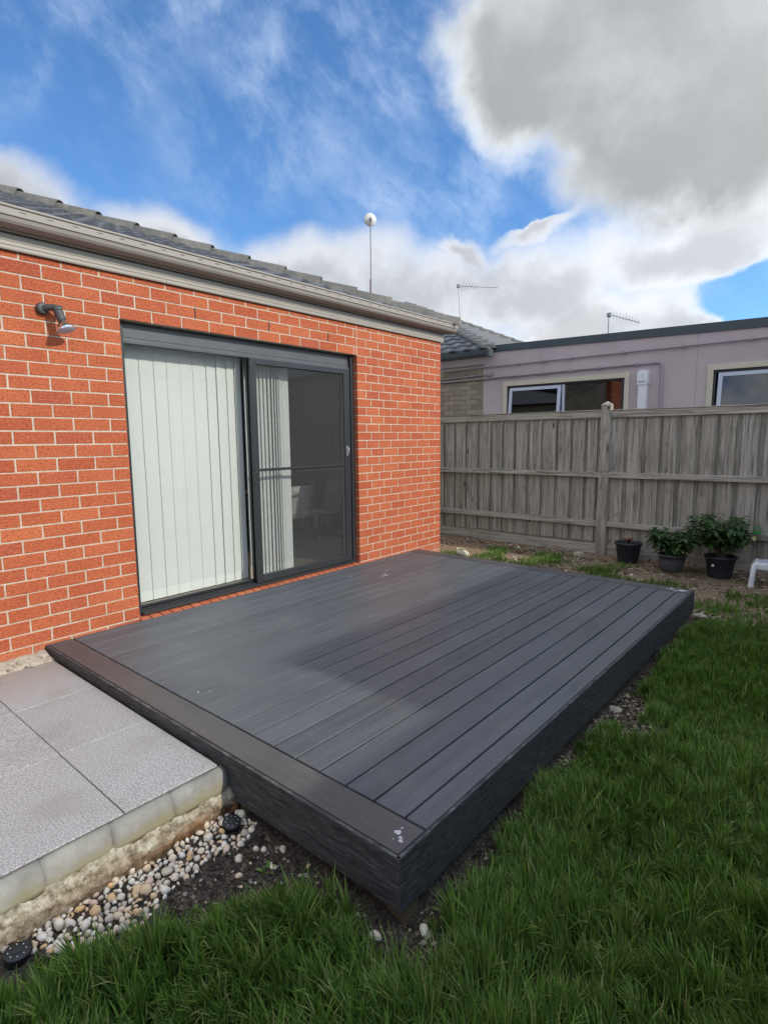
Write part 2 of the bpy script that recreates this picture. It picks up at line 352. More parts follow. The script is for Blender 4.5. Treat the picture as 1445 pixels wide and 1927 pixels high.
glass('dark_glass', (.50, .53, .55), .0, 2.0)
# fly-screen mesh: mostly open dark weave
m = bpy.data.materials.new('fly_screen'); m.use_nodes = True; t = NT(m.node_tree); m.node_tree.nodes.clear()
tr = t.n('ShaderNodeBsdfTransparent'); df = t.n('ShaderNodeBsdfDiffuse'); df.inputs[0].default_value = (.13, .135, .135, 1)
ms = t.n('ShaderNodeMixShader'); ms.inputs[0].default_value = .22
t.t.links.new(tr.outputs[0], ms.inputs[1]); t.t.links.new(df.outputs[0], ms.inputs[2])
o = t.n('ShaderNodeOutputMaterial'); t.t.links.new(ms.outputs[0], o.inputs[0]); M['screen'] = m
# blind fabric
m, t, b = mat('blind_fabric'); p = pos(t)
wv = t.noise(stretch(t, p, (60, 60, 9)), 6, 3, .6).outputs['Fac']
cc = t.ramp(wv, [(.3, (.64, .65, .64)), (.7, (.71, .72, .71))])
sx = t.n('ShaderNodeSeparateXYZ'); t.put(sx.inputs[0], p)
cc = t.mix(t.sstep(sx.outputs[2], .128, .132, .35, 0), cc, (.9, .92, .9))
setp(t, b, cc, .8, .2); M['blind'] = m

# ------------------------------------------------------------------ mesh helpers
class MB:
    def __init__(s): s.v = []; s.f = []; s.sm = []
    def add(s, vs, fs, smooth=False):
        n = len(s.v); s.v += [tuple(a) for a in vs]; s.f += [tuple(i+n for i in f) for f in fs]; s.sm += [smooth]*len(fs); return s
    def box(s, x0, x1, y0, y1, z0, z1):
        vs = [(x, y, z) for x in (x0, x1) for y in (y0, y1) for z in (z0, z1)]
        return s.add(vs, [(0, 1, 3, 2), (4, 6, 7, 5), (0, 4, 5, 1), (2, 3, 7, 6), (0, 2, 6, 4), (1, 5, 7, 3)])
    def cbox(s, x0, x1, y0, y1, z0, z1, c=.003):
        """box with chamfered edges"""
        lo, hi = (x0, y0, z0), (x1, y1, z1); vs = []; idx = {}
        for sx in (0, 1):
            for sy in (0, 1):
                for sz in (0, 1):
                    for ax in range(3):
                        q = []
                        for a, sg in enumerate((sx, sy, sz)):
                            e = hi[a] if sg else lo[a]
                            if a != ax: e += -c if sg else c
                            q.append(e)
                        idx[(sx, sy, sz, ax)] = len(vs); vs.append(tuple(q))
        fs = []
        for ax in range(3):
            for sg in (0, 1):
                o = [a for a in range(3) if a != ax]; loop = []
                for p_, q_ in ((0, 0), (1, 0), (1, 1), (0, 1)):
                    kk = [0, 0, 0]; kk[ax] = sg; kk[o[0]] = p_; kk[o[1]] = q_; loop.append(idx[(*kk, ax)])
                flip = (sg == 0) != (ax == 1)
                fs.append(tuple(loop[::-1] if flip else loop))
        for ax in range(3):
            o = [a for a in range(3) if a != ax]
            for p_ in (0, 1):
                for q_ in (0, 1):
                    k0 = [0, 0, 0]; k0[o[0]] = p_; k0[o[1]] = q_; k1 = list(k0); k1[ax] = 1
                    fs.append((idx[(*k0, o[0])], idx[(*k1, o[0])], idx[(*k1, o[1])], idx[(*k0, o[1])]))
        for sx in (0, 1):
            for sy in (0, 1):
                for sz in (0, 1): fs.append(tuple(idx[(sx, sy, sz, a)] for a in range(3)))
        return s.add(vs, fs)
    def tube(s, pts, r, n=10, caps=True, smooth=True):
        pts = [Vector(p) for p in pts]; rs = r if isinstance(r, (list, tuple)) else [r]*len(pts)
        vs = []; up = None
        for i, p in enumerate(pts):
            d = (pts[min(i+1, len(pts)-1)] - pts[max(i-1, 0)]).normalized()
            if up is None or abs(up.dot(d)) > .98: up = Vector((0, 0, 1)) if abs(d.z) < .9 else Vector((1, 0, 0))
            a = d.cross(up).normalized(); bb = d.cross(a).normalized(); up = -bb if False else up
            vs += [p + rs[i]*(math.cos(2*math.pi*j/n)*a + math.sin(2*math.pi*j/n)*bb) for j in range(n)]
        fs = [(i*n+j, i*n+(j+1) % n, (i+1)*n+(j+1) % n, (i+1)*n+j) for i in range(len(pts)-1) for j in range(n)]
        s.add(vs, fs, smooth)
        if caps: s.add(vs[:n], [tuple(range(n))]); s.add(vs[-n:], [tuple(range(n))[::-1]])
        return s
    def lathe(s, prof, n=24, center=(0, 0, 0), axis=(0, 0, 1), smooth=True):
        q = Vector((0, 0, 1)).rotation_difference(Vector(axis).normalized()); c0 = Vector(center); vs = []
        for r_, z_ in prof: vs += [c0 + q @ Vector((r_*math.cos(2*math.pi*j/n), r_*math.sin(2*math.pi*j/n), z_)) for j in range(n)]
        fs = [(i*n+j, i*n+(j+1) % n, (i+1)*n+(j+1) % n, (i+1)*n+j) for i in range(len(prof)-1) for j in range(n)]
        return s.add(vs, fs, smooth)
    def prism(s, prof, axis, a0, a1, smooth=False, closed=True):
        """profile in the other two axes, swept along axis"""
        def P(u, v, a): return {'y': (u, a, v), 'x': (a, u, v), 'z': (u, v, a)}[axis]
        n = len(prof); vs = [P(u, v, a0) for u, v in prof] + [P(u, v, a1) for u, v in prof]
        m_ = n if closed else n-1
        s.add(vs, [(i, (i+1) % n, n+(i+1) % n, n+i) for i in range(m_)], smooth)
        if closed: s.add(vs[:n], [tuple(range(n))]); s.add(vs[n:], [tuple(range(n))])
        return s
    def mesh(s, name, m, fix=True):
        me = bpy.data.meshes.new(name); me.from_pydata(s.v, [], s.f); me.materials.append(m)
        me.polygons.foreach_set('use_smooth', s.sm)
        if fix:
            bm = bmesh.new(); bm.from_mesh(me); bmesh.ops.recalc_face_normals(bm, faces=bm.faces); bm.to_mesh(me); bm.free()
        me.update(); return me
    def build(s, name, m, parent=None, loc=(0, 0, 0), fix=True, kind=None):
        return obj(name, s.mesh(name, m, fix), parent, loc, kind)
def obj(name, me, parent=None, loc=(0, 0, 0), kind=None):
    o = bpy.data.objects.new(name, me); C.objects.link(o); o.location = loc
    if parent is not None: o.parent = parent
    if kind: o['kind'] = kind
    return o
def tag(o, label=None, cat=None, group=None, kind=None):
    for k_, v_ in (('label', label), ('category', cat), ('group', group), ('kind', kind)):
        if v_: o[k_] = v_
    return o
def empty(name, loc=(0, 0, 0), rz=0., label=None, cat=None, group=None, kind=None):
    o = obj(name, None, None, loc); o.rotation_euler.z = rz; o.empty_display_size = .1
    return tag(o, label, cat, group, kind)
def np_mesh(name, V, loops, sizes, m, smooth=False):
    me = bpy.data.meshes.new(name); me.vertices.add(len(V)); me.vertices.foreach_set('co', V.astype(np.float32).ravel())
    me.loops.add(len(loops)); me.loops.foreach_set('vertex_index', loops.astype(np.int32))
    me.polygons.add(len(sizes)); st_ = np.concatenate([[0], np.cumsum(sizes)[:-1]])
    me.polygons.foreach_set('loop_start', st_.astype(np.int32)); me.polygons.foreach_set('loop_total', sizes.astype(np.int32))
    me.polygons.foreach_set('use_smooth', np.full(len(sizes), smooth)); me.materials.append(m); me.update(calc_edges=True); return me
def vnoise(x, y, sc, seed=0):
    """value noise for the ground and the grass"""
    x = np.asarray(x)*sc; y = np.asarray(y)*sc; xi = np.floor(x); yi = np.floor(y); fx = x-xi; fy = y-yi
    fx = fx*fx*(3-2*fx); fy = fy*fy*(3-2*fy)
    def h(a, b): v = np.sin(a*127.1+b*311.7+seed*74.7)*43758.5453; return v-np.floor(v)
    return (h(xi, yi)*(1-fx)+h(xi+1, yi)*fx)*(1-fy)+(h(xi, yi+1)*(1-fx)+h(xi+1, yi+1)*fx)*fy
def fbm(x, y, sc, o=4, seed=0):
    s_ = 0; a = 1; t_ = 0
    for i in range(o): s_ = s_+a*vnoise(x, y, sc*2**i, seed+i*9); t_ += a; a *= .5
    return s_/t_

# ------------------------------------------------------------------ measures
ZG = -.262                                   # lawn soil level
WD, HE = 2.409, 3.90                         # door opening width; house corner
X1, Y0, Y1, ZD = 2.985, -.642, 3.436, -.020  # deck
YF = 5.66                                    # back fence paling face
XF = 5.40                                    # side fence behind the camera

# ================================================================== THE SETTING
def lines(a, b, fine0, fine1, step):
    near = list(np.arange(fine0, fine1+1e-6, step)); out = [a]; v = a
    l = []; v = fine0; s_ = step
    while v > a: s_ *= 1.6; v -= s_; l.append(max(v, a))
    h_ = []; v = fine1; s_ = step
    while v < b: s_ *= 1.6; v += s_; h_.append(min(v, b))
    return np.array(sorted(set(l)) + near + sorted(set(h_)))
gx = lines(-300, 300, 1.9, 5.0, .022); gy = lines(-300, 300, -2.0, 5.7, .028)
X, Y = np.meshgrid(gx, gy, indexing='ij')
def ground_z(x, y):
    x = np.asarray(x, float); y = np.asarray(y, float)
    h_ = ZG + .030*(fbm(x, y, 3.1, 4, 3)-.5) + .016*(fbm(x, y, 24, 3, 5)-.5) + .010*(fbm(x, y, 70, 2, 8)-.5)
    hole = np.exp(-(((x-3.03)/.085)**2+((y+.70)/.075)**2)); h_ = h_-.055*hole
    h_ = h_ - .022*np.exp(-((x-3.0)/.07)**2)*((y > -.6) & (y < 3.4))
    return h_
Z = np.where((X > 1.8) & (X < 5.2) & (Y > -2.2) & (Y < 6), ground_z(X, Y), ZG)
Z = np.where((X <= 1.8), ZG, Z)
nx, ny = X.shape; ii = np.arange(nx*ny).reshape(nx, ny)
q = np.stack([ii[:-1, :-1], ii[1:, :-1], ii[1:, 1:], ii[:-1, 1:]], -1).reshape(-1, 4)
g_o = obj('ground', np_mesh('ground', np.stack([X, Y, Z], -1).reshape(-1, 3), q.ravel(), np.full(len(q), 4), M['soil'], True), kind='structure')

# paving on its slab: pavers are parts
pav = empty('paving', (0, 0, 0), kind='structure')
MB().box(.005, 2.0, -3.2, Y0-.012, ZG-.05, -.108).build('bedding_slab', M['mortar'], pav)
seamx = [.180, .781, 1.383, 2.001]; seamy = [-.655, -1.060, -1.464, -1.868, -2.272, -2.676, -3.08]
shared = {}
for j in range(6):
    for i in range(3):
        x0, x1 = seamx[i]+.002, seamx[i+1]-.002; y1_, y0_ = seamy[j]-.002, seamy[j+1]+.002
        key = round(x1-x0, 3), round(y1_-y0_, 3)
        if key not in shared: shared[key] = MB().cbox(0, x1-x0, 0, y1_-y0_, -.036, 0, .002).mesh('paver', M['paver'])
        p_ = obj('paver', shared[key], pav, (x0, y0_, -.072+random.uniform(-.0015, .0015))); p_.rotation_euler = (random.uniform(-.002, .002), random.uniform(-.002, .002), 0)
# crumbled mortar haunch between wall and pavers
mb = MB(); n_ = 90; rows = 7
for k_ in range(n_):
    yy = -3.1 + k_*(2.45/(n_-1))
    edge = .165 + .05*(fbm(yy, 3, 5, 3)-.5) + .02*random.uniform(-1, 1)
    for r_ in range(rows):
        u = r_/(rows-1); mb.v.append((.002+u*edge, yy, -.064+.030*(1-u)*fbm(yy, u*.4, 14, 3, 2) - (.012*u*u) - (.04 if r_ == rows-1 else 0)))
for k_ in range(n_-1):
    for r_ in range(rows-1): a = k_*rows+r_; mb.f.append((a, a+1, a+rows+1, a+rows)); mb.sm.append(False)
mb.build('mortar_haunch', M['broken_concrete'], pav)
for k_ in range(26):                      # chips of mortar lying on it
    x_, y_ = random.uniform(.02, .2), random.uniform(-1.5, -.68); s_ = random.uniform(.008, .022)
    bm = bmesh.new(); bmesh.ops.create_icosphere(bm, subdivisions=1, radius=s_)
    for v in bm.verts: v.co *= random.uniform(.6, 1.2)
    if k_ == 0: chipm = []
    me = bpy.data.meshes.new('mortar_chip'); bm.to_mesh(me); bm.free(); me.materials.append(M['broken_concrete'])
    obj('mortar_chip', me, pav, (x_, y_, -.058))

# kerb stones with worn bull-nosed profile, joints at irregular places
ky = [-.648, -.894, -1.127, -1.359, -1.60, -1.86, -2.12, -2.40, -2.7, -3.05]
for a, b_ in zip(ky[:-1], ky[1:]):
    mb = MB(); ns = 9; jit = random.uniform(-.004, .004)
    prof = [(2.004, -.135), (2.004, -.076), (2.022, -.074), (2.039, -.078), (2.045, -.084), (2.058, -.116), (2.063, -.146), (2.063, -.165)]
    for k_ in range(ns+1):
        u = k_/ns; yy = a+(b_-a)*u; e = min(u, 1-u)*abs(b_-a); rd = max(0, 1-e/.016)
        for (x_, z_) in prof:
            dx = (x_-2.004)/.06
            mb.v.append((x_ + (jit-.006*rd)*dx + .003*dx*(fbm(yy, z_, 30, 2, 4)-.5), yy+(.003 if u == 0 else -.003 if u == 1 else 0), z_ - .006*rd*(z_ > -.1)*(x_ > 2.01)))
    pn = len(prof)
    for k_ in range(ns):
        for r_ in range(pn): mb.f.append((k_*pn+r_, k_*pn+(r_+1) % pn, (k_+1)*pn+(r_+1) % pn, (k_+1)*pn+r_)); mb.sm.append(True)
    mb.f += [tuple(range(pn)), tuple(range(ns*pn, ns*pn+pn))[::-1]]; mb.sm += [False]*2
    mb.build('kerb_stone', M['kerb'], pav)
# rough concrete footing below the kerb
ysn = np.arange(-3.05, -.62, .008); nz_ = 22
ug = np.linspace(0, 1, nz_); YY, UU = np.meshgrid(ysn, ug, indexing='ij')
prx = 2.054 + .034*UU + .018*np.sin(UU*3.1); prz = -.142 - .135*UU
dsp = .030*(fbm(YY, UU*.3, 16, 4, 6)-.5) + .014*(fbm(YY, UU*.3, 60, 3, 7)-.5)
fx_ = prx + dsp*np.clip(UU*6, 0.15, 1); fz_ = prz + .012*(fbm(YY, UU*.3, 22, 3, 9)-.5)*np.clip(UU*6, 0, 1)
Vf = np.stack([fx_, YY, fz_], -1).reshape(-1, 3); i2 = np.arange(len(Vf)).reshape(YY.shape)
qf = np.stack([i2[:-1, :-1], i2[1:, :-1], i2[1:, 1:], i2[:-1, 1:]], -1).reshape(-1, 4)
obj('concrete_footing', np_mesh('concrete_footing', Vf, qf.ravel(), np.full(len(qf), 4), M['footing'], True), pav)

# ================================================================== BRICK HOUSE
house = empty('brick_house', (0, 0, 0), label='orange red brick house with sliding glass door and dark tiled roof', cat='house')
zc = lambda c_: (25-c_)*.086
# mortar core with the door opening left out
mc = MB()
mx_, bk = -.0028, -.24
mc.box(bk, mx_, -6.0, -.004, -.30, 2.62); mc.box(bk, mx_, WD+.004, HE-.004, -.30, 2.62)
mc.box(bk, mx_, -.004, WD+.004, zc(0)+.003, 2.62); mc.box(bk, mx_-.012, -.004, WD+.004, -.30, -.086)
mc.build('wall', M['mortar'], house)
sw = MB().box(-7.0, bk, HE-.22, HE-.004, -.30, 2.62); sw.box(-7.0, bk, -6.0, -5.8, -.3, 2.62); sw.box(-7.2, -7.0, -6.0, HE-.004, -.3, 2.62); sw.build('rear_wall', M['mortar'], house)
cam_v = Vector(CAM)
def psize(y, z, w_, h_):
    d = Vector((0, y, z)) - cam_v; return w_*h_*abs(d.x)/d.length**3
bricks = []                                  # (y0, y1, z0, z1, depth, face)
for c_ in range(-4, 28):
    z0, z1 = zc(c_+1)+.0044, min(zc(c_)-.0044, 2.50)
    if z0 > 2.47: continue
    odd = c_ % 2
    def run(a, b, first, step=.24, rev=False):
        """bricks from a to b, seams at a+first, a+first+step..."""
        out = []; s0 = a; nxt = a+first
        while s0 < b-.02:
            e = min(nxt, b); out.append((s0, e)); s0 = e; nxt = e+step
        return out
    # left of the opening, laid from the jamb outwards
    l_ = [(-e, -s_) for s_, e in run(0, 6.0, .235 if odd else .115)]
    if c_ < 0 and not odd: l_ = [(-e, -s_) for s_, e in run(.12, 6.0, .235)]
    if zc(c_+1) < -.06: l_ = [b for b in l_]
    r1 = HE-WD
    segs = run(0, r1-.30, .235 if odd else .115)           # from the house corner back to the door
    segR = []
    cuts = ([.235, .475, .715, .955, 1.155, 1.355] if not odd else [.115, .355, .595, .835, 1.075, 1.28])
    prev = 0
    for q_ in cuts+[r1]: segR.append((HE-q_, HE-prev)); prev = q_
    mid = []
    if c_ < 0: mid = run(0 if odd else -.12, WD, .2365, .2365)
    for (a, b) in l_+segR+mid:
        first = abs(a) < 1e-6 and c_ < 0
        g0 = .005; ya, yb = a+g0, b-g0
        if b == HE: yb = HE
        if c_ >= 0:
            if b == 0: yb = 0
            if abs(a-WD) < 1e-6: ya = WD
        if yb-ya < .03: continue
        corner = (c_ >= 0 and (b == 0 or abs(a-WD) < 1e-6)) or b == HE
        bricks.append((ya, yb, z0, z1, .11 if corner else .03))
bm_cache = {}
vis = [b for b in bricks if b[1] > -1.05 and not (b[0] < 3.2 and b[3] < -.03 and b[1] > -.62)]
vis.sort(key=lambda b: -psize((b[0]+b[1])/2, (b[2]+b[3])/2, b[1]-b[0], b[3]-b[2]))
top = set(vis[:300])
def brick_mb(mb, ox, b, local):
    ya, yb, z0, z1, dp = b
    if local: mb.cbox(-dp, 0, 0, yb-ya, 0, z1-z0, .0022)
    else: mb.cbox(-dp+ox, ox, ya, yb, z0, z1, .0022)
rest = MB()
for b in bricks:
    ox = random.uniform(-.0012, .0012)
    if b in top:
        key = (round(b[1]-b[0], 3), round(b[3]-b[2], 3), b[4])
        if key not in bm_cache: mb = MB(); brick_mb(mb, 0, b, True); bm_cache[key] = mb.mesh('brick', M['brick'])
        o = obj('brick', bm_cache[key], house, (ox, b[0], b[2]+random.uniform(-.0008, .0008)))
        o.rotation_euler = (random.uniform(-.003, .003), 0, random.uniform(-.003, .003))
    else: brick_mb(rest, ox, b, False)
rest.build('brickwork', M['brick'], house, kind='stuff')
# dark weep slots in the second course over the door
for yy in (.5895, 1.299, 2.0085): MB().box(-.02, .0015, yy-.004, yy+.004, zc(-1)+.004, zc(-2)-.004).build('weep_slot', M['black_plastic'], house)
MB().box(-.02, -.0035, WD-.004, WD+.004, zc(0), 2.50).build('control_joint', M['mortar'], house)
# sill of bricks on edge
MB().box(-.23, -.0075, .001, WD-.001, -.085, -.026).build('sill_bed', M['mortar'], house)
sb = MB().cbox(0, .125, 0, .076, -.06, 0, .0022).mesh('sill_brick', M['brick'])
ns = 28
for k_ in range(ns):
    o = obj('sill_brick', sb, house, (-.112, .004+k_*(WD-.008)/ns, .002)); o.rotation_euler.y = .10
# brickwork seen through the glass side is the room
# frieze board, gutter, soffit
fz = [(.004, 2.452), (.022, 2.450), (.026, 2.458), (.026, 2.474), (.022, 2.477), (.026, 2.480), (.026, 2.498), (.022, 2.501), (.026, 2.504), (.028, 2.540), (.004, 2.545)]
MB().prism(fz, 'y', -6, 3.925).build('frieze_board', M['frieze_paint'], house)
MB().box(-.06, .06, -6, 3.935, 2.548, 2.560).build('soffit', M['frieze_paint'], house)
gp = [(.045, 2.560), (.085, 2.556), (.112, 2.560), (.132, 2.570), (.144, 2.584), (.149, 2.598), (.152, 2.604), (.160, 2.608), (.161, 2.640), (.158, 2.648), (.160, 2.655)]
gpi = [(x_-.006, z_+.002) for x_, z_ in gp][::-1]
gut = empty  # keep name space tidy
G = MB().prism(gp+gpi, 'y', -6, 4.03).build('gutter', M['gutter_paint'], house)
for pl in G.data.polygons: pl.use_smooth = False
MB().tube([(.160, -6, 2.657), (.160, 4.032, 2.657)], .0085, 10).build('gutter_bead', M['gutter_paint'], G)
cap = gp + [(.045, 2.655)]
MB().prism(cap, 'y', 4.030, 4.036).build('gutter_end', M['gutter_paint'], G)
MB().tube([(.12, 4.036, 2.60), (.12, 4.046, 2.60)], .018, 12).build('end_cap_stud', M['gutter_paint'], G)
yy = -1.2; sl = MB()
while yy < 3.9: sl.box(.1588, .1622, yy, yy+.034, 2.632, 2.636); yy += .145
sl.build('overflow_slots', M['black_plastic'], G)

# roof: hipped, tiles and ridge caps as pieces
PT = R(21); kt = math.tan(PT); EX, EY, EZ = .115, 4.02, 2.640
roof = MB(); T = 4.2
roof.add([(EX, EY, EZ-.03), (EX-T, EY-T, EZ-.03+kt*T), (EX-T, -7, EZ-.03+kt*T), (EX, -7, EZ-.03)], [(0, 1, 2, 3)])
roof.add([(EX, EY, EZ-.03), (EX-T, EY-T, EZ-.03+kt*T), (-7.3, EY-T, EZ-.03+kt*T), (-7.3, EY, EZ-.03)], [(0, 1, 2, 3)])
roof.add([(EX-T, EY-T, EZ-.03+kt*T), (EX-T, -7, EZ-.03+kt*T), (-7.3, -7, EZ-.03), (-7.3, EY-T, EZ-.03+kt*T)], [(0, 1, 2, 3)])
RF = roof.build('roof', M['roof_tile_far'], house)
TW, TL = .300, .340
prof = [(0, .012), (.04, .004), (.085, 0), (.125, .006), (.165, .022), (.205, .030), (.245, .024), (.285, .010), (.302, .004)]
tm = MB(); n_ = len(prof)
tm.v = [(0, u, v) for u, v in prof] + [(-TL*1.06, u, v-.024) for u, v in prof] + [(0, u, v-.028) for u, v in prof]; tm.v = [(a, b, c2) for a, b, c2 in tm.v]
tm.f = [(i, i+1, n_+i+1, n_+i) for i in range(n_-1)] + [(i, i+1, 2*n_+i+1, 2*n_+i) for i in range(n_-1)]; tm.sm = [True]*(n_-1)+[False]*(n_-1)
tile_me = tm.mesh('roof_tile', M['roof_tile'])
nt = 0
for row in range(12):
    s_ = row*TL; hx = EX+.03-s_*math.cos(PT); hz_ = EZ+.010+s_*math.sin(PT)
    ylim = EY - (EX-hx) - .12
    col_ = 0; y_ = 3.75
    while y_ > -1.9:
        if y_+TW < ylim+.22 and y_ > -1.9-row*.0 and not (y_ < -.6-.0 and row < 0):
            if nt < 290:
                o = obj('roof_tile', tile_me, RF, (hx+random.uniform(-.004, .004), y_, hz_)); o.rotation_euler = (0, PT+random.uniform(-.006, .006), 0)
                nt += 1
        y_ -= TW
# ridge caps along the hip: half-round, each lapping the next
hd = Vector((-1, -1, kt*1.0)).normalized(); CL = .425
side = Vector((1, -1, 0)).normalized(); upv = side.cross(hd).normalized(); upv = upv if upv.z > 0 else -upv
cp = MB(); nn = 9
for e, (s_, lift) in enumerate(((0, .040), (CL*1.06, .012))):
    for layer in (0, 1):
        rr = .118-.012*layer - (.010 if e else 0)
        for j in range(nn):
            a = math.pi*(.06+.88*j/(nn-1)); cp.v.append(tuple(Vector((0, 0, 0)) + hd*s_ + side*math.cos(a)*rr*1.05 + upv*(math.sin(a)*rr*.62+lift-.02-(.05 if j in (0, nn-1) else 0))))
for j in range(nn-1): cp.f += [(j, j+1, 2*nn+j+1, 2*nn+j), (nn+j, nn+j+1, 3*nn+j+1, 3*nn+j), (j, j+1, nn+j+1, nn+j)]; cp.sm += [True, True, False]
cap_me = cp.mesh('ridge_cap', M['ridge_tile'])
for k_ in range(13):
    p_ = Vector((EX+.03, EY+.03, EZ+.015)) + hd*CL*k_
    o = obj('ridge_cap', cap_me, RF, p_); o.rotation_euler = (random.uniform(-.008, .008), random.uniform(-.008, .008), random.uniform(-.006, .006))

# ------------------------------------------------------------------ sliding door
door = empty('sliding_door', (0, 0, 0)); door.parent = house
A, AH = M['door_aluminium'], M['door_head_aluminium']
fr = MB()
fr.cbox(-.145, -.060, .002, .045, .0, 2.147, .002)                 # left jamb
fr.build('door_jamb', A, door)
MB().cbox(-.145, -.050, WD-.048, WD-.002, .0, 2.147, .002).build('door_jamb', A, door)
hd_ = MB(); hd_.cbox(-.150, -.082, .0455, WD-.0485, 2.045, 2.146, .002); hd_.cbox(-.150, -.074, .0455, WD-.0485, 2.014, 2.043, .002); hd_.cbox(-.150, -.062, .0455, WD-.0485, 2.004, 2.0125, .001)
hd_.build('door_head', AH, door)
tk = MB(); tk.cbox(-.150, -.030, .0455, WD-.0485, .004, .018, .002)
tk.cbox(-.060, -.054, .0455, WD-.0485, .018, .030, .001); tk.cbox(-.092, -.086, .0455, WD-.0485, .018, .036, .001); tk.cbox(-.150, -.120, .0455, WD-.0485, .018, .046, .002)
tk.build('door_track', A, door)
fp = MB(); ym = 1.150
fp.cbox(-.118, -.100, .0455, .062, .047, 1.998, .001); fp.cbox(-.122, -.094, 1.112, 1.150, .047, 1.998, .002); fp.cbox(-.118, -.100, .062, 1.112, .047, .064, .001)
fp.build('fixed_panel_frame', A, door)
MB().box(-.111, -.107, .062, 1.112, .064, 2.002).build('glass_pane', M['door_glass'], door)
sp_ = MB(); sp_.cbox(-.094, -.068, 1.156, 1.196, .037, 2.002, .002); sp_.cbox(-.094, -.068, 2.312, 2.360, .037, 2.002, .002); sp_.cbox(-.094, -.068, 1.196, 2.312, .037, .090, .002); sp_.cbox(-.094, -.068, 1.196, 2.312, 1.965, 2.002, .002)
sp_.build('sliding_panel_frame', A, door)
MB().box(-.083, -.079, 1.196, 2.312, .090, 1.965).build('glass_pane', M['door_glass'], door)
sc_ = empty  # screen door
S = MB(); S.cbox(-.062, -.040, 1.108, 1.174, .031, 2.003, .003); S.cbox(-.062, -.040, 2.252, 2.335, .031, 2.003, .003); S.cbox(-.062, -.040, 1.174, 2.252, .031, .098, .003); S.cbox(-.062, -.040, 1.174, 2.252, 1.955, 2.003, .003); S.cbox(-.060, -.042, 1.174, 2.252, 1.030, 1.054, .002)
S.build('screen_door_frame', A, door)
MB().add([(-.052, 1.174, .098), (-.052, 2.252, .098), (-.052, 2.252, 1.030), (-.052, 1.174, 1.030)], [(0, 1, 2, 3)]).build('screen_mesh', M['screen'], door)
MB().add([(-.052, 1.174, 1.054), (-.052, 2.252, 1.054), (-.052, 2.252, 1.955), (-.052, 1.174, 1.955)], [(0, 1, 2, 3)]).build('screen_mesh', M['screen'], door)
H = MB(); H.cbox(-.040, -.030, 2.268, 2.296, 1.135, 1.235, .003); H.tube([(-.030, 2.282, 1.225), (-.014, 2.282, 1.215), (-.010, 2.282, 1.185), (-.014, 2.282, 1.155), (-.030, 2.282, 1.145)], .0045, 8)
H.build('door_handle', M['galvanised'], door)
MB().cbox(-.124, -.100, 1.085, 1.111, .066, .185, .003).build('lock_block', M['sill_timber'], door)
# safety dots on both panes
dt = MB()
for k_ in range(19):
    for (y_, z_) in ((.30+k_*.042, .962), (.12+k_*.042, .935)) if k_ < 17 else (): dt.lathe([(0, 0), (.0042, 0)], 8, (-.1066, y_, z_ if z_ > .95 else z_-.035+.002*k_), (1, 0, 0))
for k_ in range(16): dt.lathe([(0, 0), (.0048, 0)], 8, (-.0786, 1.70+k_*.036, 1.012), (1, 0, 0))
dt.build('safety_dots', M['window_silver'], door, fix=False)

# ------------------------------------------------------------------ room behind the door
RM = MB()
RM.box(-.30, -.242, -1.0, -.004, -.05, 2.5); 
room = MB()
x0, x1, y0_, y1_, z0, z1 = -4.2, -.245, -1.2, 3.66, .0, 2.5
room.add([(x0, y0_, z0), (x0, y1_, z0), (x0, y1_, z1), (x0, y0_, z1)], [(0, 1, 2, 3)]); room.add([(x0, y0_, z0), (x1, y0_, z0), (x1, y0_, z1), (x0, y0_, z1)], [(0, 1, 2, 3)])
room.add([(x0, y1_, z0), (x1, y1_, z0), (x1, y1_, z1), (x0, y1_, z1)], [(0, 1, 2, 3)]); room.add([(x0, y0_, z1), (x1, y0_, z1), (x1, y1_, z1), (x0, y1_, z1)], [(0, 1, 2, 3)])
room.build('room_wall', M['interior_wall'], house)
rf = empty('room_floor', (0, 0, 0), kind='structure')
y_ = y0_
kx = 0
fb = MB().cbox(0, x1-x0, 0, .138, -.02, 0, .0015).mesh('floor_board', M['interior_floor'])
while y_ < y1_-.1: obj('floor_board', fb, rf, (x0, y_, .004)); y_ += .14
MB().box(-.2395, -.152, .0, WD, -.02, .040).build('threshold', M['sill_timber'], house)
# vertical blinds
vb = empty('vertical_blind', (-.22, .6, .05), label='pale green white vertical blind drawn across the left door pane', cat='blind')
vb2 = empty('vertical_blind', (-.22, 1.5, .05), label='pale vertical blind slats stacked together behind the screen door', cat='blind')
def slat(parent, yc, w_, ang, z0=.052, z1=2.06):
    mb = MB(); n_ = 5
    for z_ in (z0, z1):
        for k_ in range(n_):
            u = (k_/(n_-1)-.5); yy = u*w_; xx = .0025*(1-4*u*u); mb.v.append((xx*math.cos(ang)-yy*math.sin(ang), xx*math.sin(ang)+yy*math.cos(ang), z_-.05))
    mb.f = [(k_, k_+1, n_+k_+1, n_+k_) for k_ in range(n_-1)]; mb.sm = [False]*(n_-1)
    o = mb.build('blind_slat', M['blind'], parent, (0, yc-parent.location.y, 0)); 
    md = o.modifiers.new('solid', 'SOLIDIFY'); md.thickness = .0012
    return o
edges = [.02, .122, .229, .346, .452, .564, .678, .802, .897, 1.0, 1.072, 1.145]
for k_, (a, b) in enumerate(zip(edges[:-1], edges[1:])):
    slat(vb, (a+b)/2, (b-a)+.008, R([3, 3, 3.5, 3, 2, 1, 3, 6, 8, 4, 18][k_]))
for k_, yc in enumerate([1.20, 1.255, 1.315, 1.374, 1.412, 1.455, 1.495, 1.527, 1.556, 1.593, 1.64]):
    slat(vb2, yc, .082 if k_ > 2 else .075, R([10, 12, 14, 20, 26, 30, 34, 36, 36, 20, 4][k_]))
